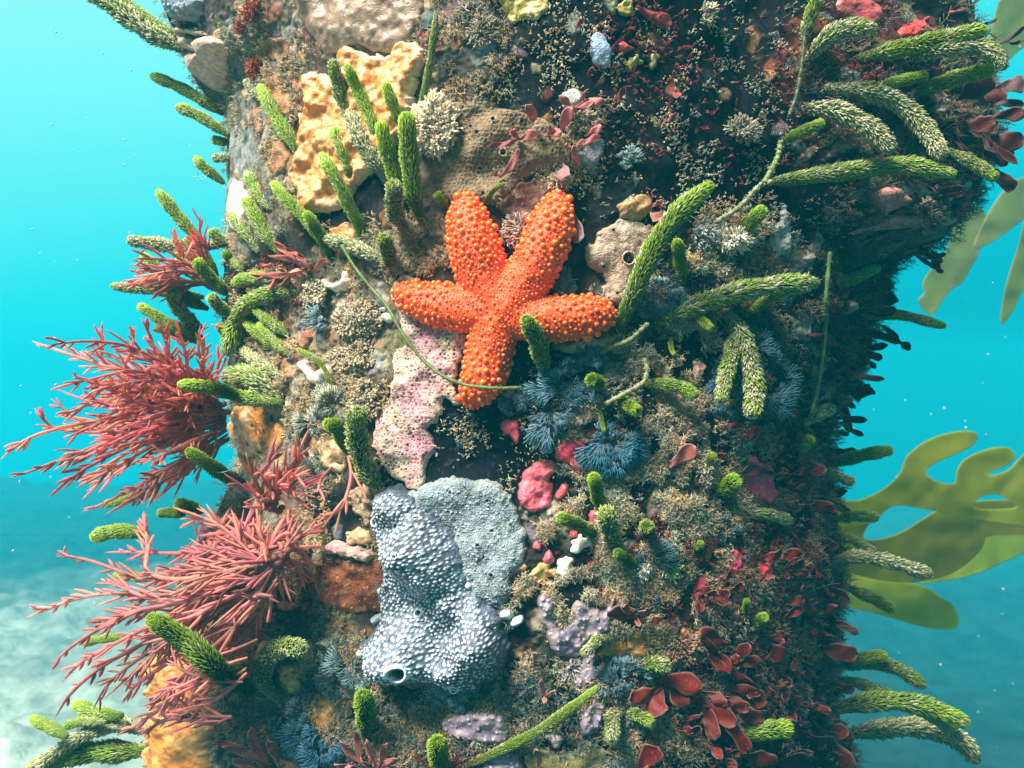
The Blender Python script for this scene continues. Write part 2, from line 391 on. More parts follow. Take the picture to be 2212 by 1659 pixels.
def pillar():
    ths = np.concatenate([np.linspace(-180, -92, 50)[:-1], np.linspace(-92, 92, 840), np.linspace(92, 180, 50)[1:-1]]) * math.pi / 180
    zs = np.concatenate([np.linspace(-1.25, -0.30, 120)[:-1], np.linspace(-0.30, 0.30, 840), np.linspace(0.30, 0.31, 3)[1:]])
    T, Zz = np.meshgrid(ths, zs)
    P = surf(T, Zz); px, py = project(P)
    front = np.abs(T) < R_(95)
    px = np.where(front, px, np.where(T < 0, 500, 1800))
    sx_, cy_ = np.sin(T) * .18, np.cos(T) * .18
    n1 = fbm(sx_ / .02, cy_ / .02, Zz / .02, 41, 3); n2 = fbm(sx_ / .02, cy_ / .02, Zz / .02, 51, 3)
    c, tf = zone_at(px, py, n1, n2)
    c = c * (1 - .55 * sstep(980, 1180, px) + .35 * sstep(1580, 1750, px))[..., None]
    # crusts of many colours that overgrow each other
    pal = np.array([[.30,.13,.05],[.34,.25,.14],[.22,.07,.05],[.14,.15,.08],[.40,.30,.20],[.20,.13,.15],[.10,.12,.12],[.36,.20,.10],[.13,.04,.03],[.26,.26,.22]])
    for sc, sd, pr in ((.011, 5, .42), (.006, 8, .38)):
        wx_ = T * .18 / sc + .9 * n1 + .5 * n2; wz_ = Zz / sc + .9 * n2
        d1, d2, cid = worley(wx_, wz_, sd)
        on = (_hash(cid, cid * 3 + 1, cid * 0, sd + 1) < pr * np.clip(tf * 1.25, 0.05, 1)) * sstep(.02, .16, d2 - d1)
        pc = pal[(_hash(cid, cid + 7, cid * 0, sd + 2) * 9.99).astype(int)]
        c = c * (1 - .8 * on[..., None]) + pc * .8 * on[..., None]
        crust = on if sc > .01 else np.maximum(crust, on)
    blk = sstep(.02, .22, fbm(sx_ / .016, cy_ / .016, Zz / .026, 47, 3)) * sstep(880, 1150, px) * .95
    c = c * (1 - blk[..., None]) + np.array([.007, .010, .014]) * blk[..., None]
    grain = fbm(sx_ / .0016, cy_ / .0016, Zz / .03, 61, 3)
    fine = fbm(sx_ / .0035, cy_ / .0035, Zz / .0035, 71, 3, .6)
    fine2 = fbm(sx_ / .0015, cy_ / .0015, Zz / .0015, 75, 2, .6)
    h = .0007 * crust + (1 - tf) * 0.0007 * grain + tf * (0.0017 * fine + 0.0007 * fine2)
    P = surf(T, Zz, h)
    mott = fbm(sx_ / .006, cy_ / .006, Zz / .006, 81, 3)[..., None]; m2 = fine2[..., None]
    c = c * (1 + 0.55 * mott) * (1 + 0.35 * m2)
    warm = vnoise(sx_ / .009, cy_ / .009, Zz / .009, 91)[..., None]
    c = c * (1 + warm * np.array([.18, .0, -.18]))
    speck = sstep(.35, .6, fbm(sx_ / .0022, cy_ / .0022, Zz / .0022, 95, 2)) * 0.3 * (1 - tf)
    c = c + speck[..., None] * np.array([0.10, 0.12, 0.12])
    n, m = T.shape; idx = np.arange(n * m).reshape(n, m); nxt = np.roll(idx, -1, 1)
    q = np.stack([idx[:-1], nxt[:-1], nxt[1:], idx[1:]], -1).reshape(-1, 4)
    V = P.reshape(-1, 3); C = c.reshape(-1, 3)
    V = np.vstack([V, [[PCX, PD, zs[-1] + .01]]]); C = np.vstack([C, [[.02, .02, .02]]])
    cap = np.stack([idx[-1], nxt[-1], np.full(m, n * m)], -1)
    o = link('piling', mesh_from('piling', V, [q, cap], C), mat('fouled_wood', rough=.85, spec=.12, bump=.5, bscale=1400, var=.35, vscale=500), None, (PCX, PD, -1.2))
    tag(o, 'dark wooden jetty piling overgrown with sponges, turf and seaweed', 'piling')
pillar()

# ---------------------------------------------------------------- sheets that grow on the piling
CAT = {}
def patch(name, poly, label, cat, H=0.004, edge=0.006, col=(.5, .4, .3), col2=None, cscale=.008, relief=0.0015, rscale=.008, wob=0.0012,
          pores=None, bumps=None, domes=(), m=None, step=0.00048, rim=None, group=None, seed=None, net=None, colf=None, parent=None, sm=2, base=0.0006):
    seed = seed if seed is not None else int(abs(poly[0][0] * 7 + poly[0][1] * 3)) % 9999
    lr = np.random.default_rng(seed)
    MASK.append((np.array([p[:2] for p in poly]), name not in ('crimson_crust', 'white_sponge', 'blue_sponge')))
    pp = chaikin([p[:2] for p in poly], sm)
    th, z, _, _ = hit(pp[:, 0], pp[:, 1]); s = th * .185
    Pn = np.stack([s, z], 1)
    lo = Pn.min(0) - .004; hi = Pn.max(0) + .004
    S, Zg = np.meshgrid(np.arange(lo[0], hi[0], step), np.arange(lo[1], hi[1], step))
    d = sdf_poly(Pn, S, Zg).reshape(S.shape)
    d = d + wob * fbm(S / .004, Zg / .004, 0 * S, seed, 3)
    T = S / .185
    k = np.clip(d / edge, -1, 1); prof = np.where(k > 0, np.sqrt(np.maximum(0, 1 - (1 - np.clip(k, 0, 1)) ** 2)), 0)
    n1 = fbm(S / rscale, Zg / rscale, 0 * S + seed, seed + 1, 3)
    h = base + H * prof + relief * n1 * np.clip(k, 0, 1)
    cth = {}
    for (dx, dy, dr, dh) in domes:
        a, b, _, _ = hit1(dx, dy); rr = dr * .37 / F0
        g = np.exp(-(((S - a * .185) ** 2 + (Zg - b) ** 2) / rr ** 2) * 1.2); h = h + dh * g * np.clip(k * 2, 0, 1)
    n2 = fbm(S / cscale, Zg / cscale, 0 * S, seed + 5, 3)
    c0 = np.array(col); c1 = np.array(col2 if col2 is not None else col)
    mixv = sstep(-.25, .25, n2)[..., None]
    C = c0 * (1 - mixv) + c1 * mixv
    C = C * (1 + .18 * fbm(S / .0018, Zg / .0018, 0 * S, seed + 9, 2))[..., None]
    if colf is not None:
        px, py = project(surf(T, Zg)); C = colf(C, px, py, n1, n2, d)
    silt = sstep(.12, .55, fbm(S / .0028, Zg / .0028, 0 * S, seed + 21, 3) + .45 * sstep(.005, .0, d)) * (.55 if name not in ('blue_sponge', 'white_sponge', 'cream_ascidian', 'peach_ascidian', 'salmon_ascidian', 'crimson_crust') else .12)
    C = C * (1 - silt[..., None]) + (np.array([.20, .155, .095]) + .35 * C) * silt[..., None]
    h = h + .0005 * silt
    if rim is not None:
        w = sstep(.0022, .0004, d)[..., None]; C = C * (1 - w) + np.array(rim) * w
    if net is not None:                               # fine network of ridges between small pits
        sc, hh, cn = net
        gs = poisson(lo, hi, sc, lr); dd, d2 = nearest2(gs, S, Zg)
        ridge = np.exp(-((d2 - dd) / (sc * .22)) ** 2); h = h + hh * ridge * np.clip(k * 3, 0, 1)
        C = C * (1 - .75 * ridge[..., None]) + np.array(cn) * .75 * ridge[..., None]
    if bumps is not None:                             # small pointed cones
        sc, br, bh, cb, keep = bumps
        gs = poisson(lo, hi, sc, lr); gs = gs[lr.random(len(gs)) < keep]
        siz = .45 + 1.05 * lr.random(len(gs)) ** 1.3; dd, i1 = nearest(gs, S, Zg); q = dd / (br * (.5 + .5 * siz[i1]))
        g = np.exp(-q * q * 1.1) * np.clip(k * 3, 0, 1); h = h + bh * siz[i1] * g
        wc = sstep(.25, .75, g)[..., None]; C = C * (1 - wc) + np.array(cb) * wc
    if pores is not None:
        for (sc, pr, keep, cin) in pores['auto'] if 'auto' in pores else []:
            gs = poisson(lo, hi, sc, lr); gs = gs[lr.random(len(gs)) < keep]
            if len(gs):
                siz = .6 + .8 * lr.random(len(gs)); dd, i1 = nearest(gs, S, Zg); q = dd / (pr * siz[i1]); on = np.clip(k * 2, 0, 1)
                h = h - pr * 1.3 * np.exp(-(q / .75) ** 4) * on + pr * .35 * np.exp(-((q - 1.25) / .35) ** 2) * on
                wc = (sstep(.95, .6, q) * np.clip(on, 0, 1))[..., None]; C = C * (1 - wc) + np.array(cin) * wc
        for (x, y, r, up) in pores.get('at', []):
            a, b, _, _ = hit1(x, y); rr = r * .37 / F0
            q = np.sqrt((S - a * .185) ** 2 + (Zg - b) ** 2 + 0.0) / rr
            h = h + up * np.exp(-(q / 1.9) ** 2) - (rr * 2.0 + up) * np.exp(-(q / .85) ** 6)
            wc = sstep(1.0, .8, q)[..., None]; C = C * (1 - wc) + np.array(pores['cin']) * wc
            if 'rimc' in pores:
                wc = np.exp(-((q - 1.25) / .3) ** 2)[..., None]; C = C * (1 - wc) + np.array(pores['rimc']) * wc
    h = np.where(d < 0, np.maximum(-.003, d * 2.5) + base, h)
    keepv = d > -.0028
    V = surf(T, Zg, h)
    idx = np.arange(S.size).reshape(S.shape)
    kq = keepv[:-1, :-1] & keepv[:-1, 1:] & keepv[1:, 1:] & keepv[1:, :-1]
    q = np.stack([idx[:-1, :-1], idx[:-1, 1:], idx[1:, 1:], idx[1:, :-1]], -1)[kq]
    used = np.unique(q); mp = np.full(S.size, -1); mp[used] = np.arange(len(used))
    if len(used) < 4: return None
    V = V.reshape(-1, 3)[used]
    org = V.mean(0); org[1] += .0
    o = link(name, mesh_from(name, V, [mp[q]], C.reshape(-1, 3)[used]), m or mat('sponge', rough=.6, sss=.12, bump=.5, bscale=1500, var=.22, vscale=500, frad=.003), parent, org)
    if parent is None: tag(o, label, cat, group)
    if pores is not None:
        for (x, y, r, up) in pores.get('at', []):
            a, b, _, _ = hit1(x, y); rr = r * .37 / F0; an = np.arange(26) * 2 * math.pi / 26
            ths = a + rr * 1.12 * np.cos(an) / .185; zs = b + rr * 1.12 * np.sin(an)
            # height of the sheet under the ring
            i0 = np.clip(((zs - lo[1]) / step).astype(int), 0, S.shape[0] - 1); j0 = np.clip(((ths * .185 - lo[0]) / step).astype(int), 0, S.shape[1] - 1)
            hh = h[i0, j0]; R3 = surf(ths, zs, np.maximum(hh, np.median(hh)) + rr * .12); R3 = np.vstack([R3, R3[:1]])
            g = Geo(); g.tube(R3, rr * .17, np.array(pores.get('rimc', tuple(min(1, v * 1.25) for v in col))), 6)
            V = np.concatenate(g.V) - np.array(o.location); me = mesh_from('pore_rim', V, [np.concatenate(g.Q), np.concatenate(g.T)], np.concatenate(g.C))
            ro = link('pore_rim', me, m or MATS['sponge']); ro.parent = o
    return o
def poisson(lo, hi, sc, lr):
    nx = int((hi[0] - lo[0]) / sc) + 1; ny = int((hi[1] - lo[1]) / sc) + 1
    a, b = np.meshgrid(np.arange(nx), np.arange(ny))
    g = np.stack([a + .5 * (b % 2), b], -1).reshape(-1, 2) + lr.uniform(-.33, .33, (nx * ny, 2))
    return g * sc + lo
def nearest2(g, S, Zg):
    x = S.ravel(); y = Zg.ravel(); o1 = np.empty(x.shape); o2 = np.empty(x.shape); ix = np.empty(x.shape, int)
    for a in range(0, len(x), 4000):
        # only the sites near this run of grid points (one or few rows)
        ys = y[a:a + 4000]; xs = x[a:a + 4000]; sel = np.where((g[:, 1] > ys.min() - .012) & (g[:, 1] < ys.max() + .012))[0]
        if len(sel) < 2: o1[a:a + 4000] = 1; o2[a:a + 4000] = 2; ix[a:a + 4000] = 0; continue
        dd = (xs[:, None] - g[sel, 0]) ** 2 + (ys[:, None] - g[sel, 1]) ** 2
        pt = np.argpartition(dd, 1, axis=1)[:, :2]; v = np.take_along_axis(dd, pt, 1)
        o1[a:a + 4000] = np.sqrt(v.min(1)); o2[a:a + 4000] = np.sqrt(v.max(1)); ix[a:a + 4000] = sel[pt[np.arange(len(pt)), v.argmin(1)]]
    nearest2.ix = ix.reshape(S.shape)
    return o1.reshape(S.shape), o2.reshape(S.shape)
def nearest(g, S, Zg):
    if len(g) < 2: return np.full(S.shape, 1.), np.zeros(S.shape, int)
    a, _ = nearest2(g, S, Zg); return a, nearest2.ix
# ---------------------------------------------------------------- sponges, ascidians and crusts
M_sp = mat('sponge', rough=.6, sss=.12, bump=.9, bscale=1300, var=.35, vscale=420, frad=.003)
M_wet = mat('wet_sponge', rough=.35, spec=.5, sss=.15, bump=.4, bscale=1300, var=.15, vscale=400, frad=.003)
# pale orange sheet with two ear lobes
def orange_col(C, px, py, n1, n2, d):
    w = sstep(150, 105, py)[..., None]; w2 = (sstep(700, 680, px) * sstep(215, 170, py))[..., None]
    w = np.clip(w + w2, 0, 1); C = C * (1 - w) + np.array([.48, .16, .02]) * w
    w = sstep(.25, -.4, n1)[..., None] * .5; return C * (1 - w) + np.array([.62, .22, .045]) * w
patch('orange_sponge', t(2, [(720,340),(760,300),(830,320),(900,370),(1000,380),(1060,350),(1080,290),(1180,265),(1250,320),(1255,440),(1200,580),(1170,720),(1110,850),
  (1090,960),(1040,1030),(900,1130),(830,1200),(790,1290),(700,1350),(600,1390),(500,1400),(470,1340),(480,1270),(430,1220),(400,1120),(440,1060),(460,950),(450,870),
  (490,790),(470,740),(510,690),(500,600),(490,500),(560,480),(640,490),(680,560),(720,470)]),
  'large lumpy pale orange sponge sheet with two darker ear lobes behind the upright green fronds', 'sponge',
  H=.0045, edge=.004, col=(.66,.25,.055), col2=(.74,.37,.13), relief=.0042, rscale=.0062, wob=.0022, m=M_wet, colf=orange_col,
  pores={'auto': [(.004, .00035, .35, (.35, .13, .03))]}, rim=(.75,.55,.38))
patch('tan_sponge', [(640,-40),(930,-40),(905,50),(885,95),(850,112),(800,108),(765,92),(705,128),(680,80),(650,40)],
  'pale brown sponge sheet at the top of the photo above the orange sponge', 'sponge', H=.003, edge=.006, col=(.24,.14,.09), col2=(.34,.22,.15), relief=.003, rscale=.011, m=M_wet)
# pink sponge with many pores
def pink_col(C, px, py, n1, n2, d):
    c = np.array([.72,.52,.38]); w = sstep(-.5, .7, n2 + .5 * np.exp(-((px - 925 + .12 * (py - 800)) / 30) ** 2) - .1)[..., None]
    C = c * (1 - w) + np.array([.66,.30,.34]) * w
    w = (sstep(1000, 1050, py))[..., None] * .7; return C * (1 - w) + np.array([.84,.60,.44]) * w
patch('pink_sponge', t(6, [(1060,150),(1150,135),(1220,180),(1300,300),(1500,400),(1520,620),(1480,700),(1480,780),(1450,850),(1490,960),(1430,990),(1400,900),
  (1370,960),(1350,1060),(1290,1090),(1300,1200),(1340,1230),(1320,1290),(1280,1350),(1270,1450),(1250,1540),(1180,1520),(1100,1450),(1020,1400),(970,1340),(940,1250),
  (930,1150),(950,1050),(1020,960),(1040,860),(1050,760),(1080,720),(1050,650),(1100,610),(1160,570),(1110,520),(1090,440),(1100,400),(1060,300),(1050,200)]),
  'pink and cream sponge full of pores below the left arm of the sea star', 'sponge', H=.0014, edge=.004, col=(.84,.66,.56), relief=.0018, rscale=.007,
  cscale=.009, colf=pink_col, pores={'auto': [(.00170, .00050, .72, (.09, .06, .035))], 'at': [(715+120, 915, 3, .0006)], 'cin': (.1, .06, .05)}, wob=.0028)
# spiny blue sponge and its grey neighbour
patch('grey_sponge', [(880,1062),(922,1050),(958,1028),(1020,1033),(1080,1043),(1105,1080),(1130,1128),(1142,1170),(1132,1210),(1108,1245),(1102,1280),(1090,1320),(1050,1310),(1000,1260),
  (950,1240),(900,1160),(880,1100)], 'flat grey sponge with a fine net surface below the sea star', 'sponge', H=.004, edge=.006, col=(.07,.095,.11), col2=(.20,.24,.25), relief=.002, cscale=.012, wob=.0022,
  net=(.0010, .00050, (.40,.47,.50)), bumps=(.0017, .00034, .0006, (.62,.68,.72), .5), pores={'auto': [(.009, .0006, .35, (.03,.03,.03))], 'at': [(1037,1173,4,.0008),(1065,1237,4,.0008),(1105,1130,3,.0006)], 'cin': (.02,.02,.02)}, step=.0004)
M_blue = mat('spiny_sponge', rough=.4, spec=.6, sss=.1, bump=.4, bscale=2200, var=.25, vscale=900, sscol=(.3,.6,1.), frad=.002)
patch('blue_sponge', [(808,1085),(828,1055),(850,1046),(872,1052),(905,1072),(932,1082),(950,1110),(975,1135),(992,1160),(1004,1200),(1012,1245),(1045,1290),(1080,1315),(1098,1345),
  (1104,1395),(1088,1440),(1060,1470),(1022,1496),(985,1492),(940,1472),(900,1482),(850,1478),(808,1452),(793,1412),(783,1394),(812,1368),(826,1340),(832,1310),(828,1262),(838,1240),
  (833,1205),(826,1172),(812,1135)], 'big blue grey lumpy sponge covered in white spiny points with a few dark holes', 'sponge',
  H=.007, edge=.013, wob=.0022, col=(.022,.032,.052), col2=(.065,.088,.13), relief=.0042, rscale=.010, step=.00036, m=M_blue,
  domes=[(908,1185,62,.019),(945,1240,48,.009),(862,1098,36,.007),(895,1400,70,.016),(1048,1375,52,.016),(970,1400,24,-.003),(845,1425,42,.006),(985,1440,46,.006),(985,1345,26,-.003),(915,1312,34,-.003),(880,1130,24,-.004),(975,1300,26,.004),(860,1235,26,.003)],
  bumps=(.00165, .00056, .0012, (.90,.94,.98), .95), net=(.0008, .00036, (.19,.24,.31)),
  pores={'at': [(901,1215,6.5,.0012),(926,1310,7,.0014),(911,1418,15,.0025),(866,1244,5,.0008),(833,1122,8,.001),(992,1474,8,.0014),(880,1128,6,.0005),(915,1175,4,.0008)], 'cin': (.02,.025,.03), 'rimc': (.75,.82,.88)}, base=.002)
for i, (x, y, r, lb) in enumerate([(837,1276,15,'small translucent white flap on the upper left edge of the blue sponge'), (797,1408,15,'translucent pale flap on the lower left corner of the blue sponge'),
   (1092,1322,16,'milky white flap on the right corner of the blue sponge'), (945,1140,11,'pale knob on top of the blue sponge'), (1018,1262,12,'pale glassy knob between the blue and grey sponges'),
   (1115,1340,16,'whitish lump right of the blue sponge'), (838,1172,13,'pale knob on the left shoulder of the blue sponge'),(822,1335,14,'pale flap in the waist of the blue sponge on the left')]):
    a = np.arange(9) * 2 * math.pi / 9; rr = r * (.8 + .35 * rng.random(9))
    patch('sponge_flap', np.stack([x + rr * np.cos(a), y + rr * np.sin(a)], 1), lb, 'sponge', H=.006, edge=.003, col=(.50,.56,.62), col2=(.62,.66,.70), m=M_wet, group='pale flaps on the blue sponge')
patch('rust_ascidian', t(10, [(560,300),(600,270),(650,280),(750,310),(850,310),(930,305),(1000,255),(1020,350),(1040,440),(1000,490),(1010,580),(1045,630),(950,640),(850,640),(760,665),(700,640),(600,585),(550,500),(545,400)]),
  'dark rust red crust with small yellow star marks left of the blue sponge', 'ascidian', H=.0012, edge=.004, col=(.15,.032,.014), col2=(.24,.062,.02), relief=.002, rscale=.006, wob=.002, m=M_sp,
  pores={'auto': [(.0042, .0007, .6, (.60,.26,.06))]})
patch('cream_crust', t(10, [(600,245),(660,185),(740,200),(820,240),(890,235),(935,285),(900,310),(800,305),(720,290),(650,262)]),
  'ragged cream and pink rim along the top of the rust red crust', 'crust', H=.004, edge=.0025, col=(.68,.52,.42), col2=(.60,.30,.28), relief=.002, rscale=.003, wob=.0022)
patch('beige_sponge', [(1262,550),(1280,520),(1300,498),(1325,480),(1355,474),(1395,478),(1410,500),(1404,535),(1390,565),(1376,605),(1362,640),(1342,662),(1318,645),(1308,628),(1290,590),(1268,578)],
  'beige sponge with few dark holes, right of the sea star behind the big green frond', 'sponge', H=.0018, edge=.004, col=(.42,.28,.20), col2=(.52,.37,.28), relief=.0026, wob=.0034, m=M_sp,
  pores={'auto': [(.008,.0005,.5,(.12,.05,.03))], 'at': [(1353,560,13,.0005),(1302,577,4,.0005),(1321,500,4,.0005),(1330,635,4,.0004)], 'cin': (.015,.03,.05)})
patch('brown_sponge', [(925,255),(960,228),(1000,218),(1040,222),(1060,235),(1120,240),(1185,262),(1235,320),(1222,362),(1150,372),(1118,395),(1100,420),(1075,432),(1040,442),(990,445),(960,430),(930,385),(922,330)],
  'brown porous sponge sheet above the sea star', 'sponge', H=.0025, edge=.006, col=(.15,.085,.04), col2=(.22,.14,.07), relief=.0035, rscale=.013, net=(.0018,.0005,(.27,.19,.11)),
  pores={'auto': [(.0065,.0008,.45,(.05,.03,.02))], 'at': [(1089,333,7,.001),(1068,262,5,.001)], 'cin': (.02,.015,.01), 'rimc': (.5,.38,.26)})
patch('maroon_crust', [(1075,432),(1110,395),(1160,380),(1190,395),(1180,440),(1150,480),(1110,500),(1085,480)], 'dark maroon crust between the two upper arms of the sea star', 'crust',
  H=.001, edge=.004, col=(.09,.018,.014), col2=(.14,.045,.03), relief=.0026, rscale=.004, wob=.003)
# crimson crusts
CR = [
 ('large pinkish red lumpy crust between the grey sponge and the blue fans', t(7, [(200,1520),(240,1380),(300,1340),(420,1330),(450,1370),(400,1450),(430,1480),(420,1600),(340,1660),(260,1650),(210,1590)]), (.72,.12,.16)),
 ('crimson crust just left of the large lower blue fan', t(7, [(440,1280),(470,1180),(520,1160),(590,1170),(650,1230),(640,1290),(680,1350),(660,1410),(570,1400),(520,1350),(450,1320)]), (.55,.045,.09)),
 ('narrow crimson crust below the tip of the sea star lower arm', t(7, [(100,1090),(170,1050),(220,1120),(225,1210),(190,1220),(160,1160),(110,1140)]), (.60,.06,.11)),
 ('small red crust at the lower right of the large pinkish red crust', t(7, [(480,1480),(520,1455),(545,1510),(525,1560),(450,1575),(460,1520)]), (.66,.10,.12)),
 ('bright crimson crust with forked outline near the right edge under dark red leaves', [(1603,990),(1622,982),(1650,1000),(1670,1006),(1666,1048),(1682,1066),(1660,1094),(1640,1086),(1612,1066),(1596,1040)], (.72,.03,.10)),
 ('long slanting crimson crust at lower right', t(11, [(1590,190),(1650,265),(1640,330),(1600,400),(1560,430),(1520,495),(1505,450),(1540,350),(1585,290)]), (.78,.035,.12)),
 ('tongue shaped crimson crust left of the long slanting one', t(11, [(1350,440),(1390,400),(1430,480),(1432,570),(1380,615),(1340,560)]), (.78,.04,.13)),
 ('branched bright red crust near the right edge of the piling', [(1633,1206),(1645,1222),(1655,1206),(1660,1220),(1668,1240),(1655,1258),(1640,1252),(1630,1265),(1626,1248),(1636,1235)], (.80,.04,.09)),
 ('round pink crust above the yellow brown patch', t(11, [(365,285),(400,248),(438,280),(432,332),(395,348),(360,315)]), (.70,.12,.14)),
 ('tiny red crust right of the grey sponge upper part', t(11, [(300,215),(325,192),(355,215),(350,252),(315,252)]), (.68,.10,.12)),
 ('tiny pink crust below the white sponge', t(11, [(650,315),(700,308),(712,345),(670,362),(650,345)]), (.72,.14,.17)),
 ('pink red crust beside the base of the leaning green frond', t(11, [(650,20),(680,-8),(725,0),(750,40),(720,90),(670,80)]), (.72,.12,.15)),
 ('small red square crust above the purple sponge', t(11, [(742,475),(788,490),(782,525),(745,518)]), (.70,.06,.07)),
 ('small crimson crust beside a green frond at right', t(11, [(1418,165),(1460,148),(1505,158),(1492,205),(1450,225),(1420,205)]), (.60,.04,.09)),
 ('small red crust above the white sponge', t(11, [(535,145),(560,118),(585,120),(582,165),(545,172)]), (.68,.08,.10)),
 ('tiny red spot low on the right side among turf', t(11, [(1375,290),(1400,292),(1398,325),(1375,322)]), (.64,.05,.08)),
 ('tiny red spot left of the tongue shaped crimson crust', t(11, [(1322,340),(1350,340),(1345,380),(1322,378)]), (.60,.04,.08)),
 ('thin red crust strip near the right edge above the small green frond', t(12, [(60,560),(80,555),(92,600),(75,640),(62,610)]), (.66,.05,.06)),
 ('red crust spot on the far right under the forked crimson crust', [(1598,1030),(1588,1038),(1584,1028),(1590,1018)], (.6,.04,.07)),
 ('small crimson crust above the forked one', t(8, [(15,1140),(60,1120),(110,1110),(118,1150),(80,1200),(30,1215)]), (.62,.05,.08)),
 ('dark red crust at the top right of the photo', t(4, [(600,20),(720,-20),(860,10),(900,120),(800,180),(700,130),(640,90)]), (.36,.06,.06)),
 ('bright red lump at the top right under the dark red crust', t(4, [(1020,190),(1080,150),(1130,140),(1180,170),(1160,220),(1080,250),(1010,240)]), (.58,.02,.025)),
 ('red lump with smooth surface at the top right', t(4, [(1170,140),(1210,95),(1280,110),(1305,160),(1270,200),(1190,190)]), (.45,.04,.05)),
 ('thin red crust at the top among turf right of the yellow sponge', t(3, [(850,290),(900,275),(950,300),(990,325),(930,350),(880,345)]), (.40,.05,.04)),
 ('dark red crust near the top edge on black wood', t(3, [(960,40),(1060,70),(1150,80),(1210,120),(1190,190),(1100,170),(1010,100)]), (.28,.03,.03)),
]
for lb, pl, c in CR:
    patch('crimson_crust', pl, lb, 'crust', H=.0016, edge=.0022, col=c, col2=tuple(min(1, v * 1.15) for v in c), relief=.0016, rscale=.0035, wob=.0014, m=M_wet, group='red crusts on the piling')
PU = (.20,.15,.22)
for lb, pl in [
 ('large purple grey knobbly sponge right of the blue sponge', t(11, [(330,530),(400,510),(450,560),(430,640),(420,700),(500,740),(560,690),(560,610),(600,570),(680,620),(760,640),(800,520),(825,600),(800,700),(805,770),(700,800),(640,850),(600,930),(540,940),(470,930),(410,870),(390,760),(340,700),(320,620)])),
 ('purple grey sponge above the thin green runner', t(11, [(560,990),(620,920),(700,900),(695,1000),(720,1060),(640,1110),(600,1130),(550,1090)])),
 ('purple grey sponge below the thin green runner', t(11, [(600,1330),(660,1210),(760,1195),(785,1260),(740,1350),(700,1420),(600,1460)])),
 ('dull lilac sponge near the bottom below the green tip', t(11, [(0,1580),(80,1540),(180,1530),(230,1600),(240,1700),(-40,1700)])),
 ('dark violet sponge in the shade under the blue sponge', t(10, [(1380,1330),(1500,1280),(1700,1260),(1800,1330),(1820,1450),(1700,1500),(1500,1460),(1400,1420)]))]:
    patch('purple_sponge', pl, lb, 'sponge', H=.0035, edge=.003, col=PU, col2=(.32,.23,.27), relief=.002, rscale=.004, wob=.0015, m=M_wet, bumps=(.0022,.0005,.0009,(.52,.46,.56),.5), group='purple grey sponges')
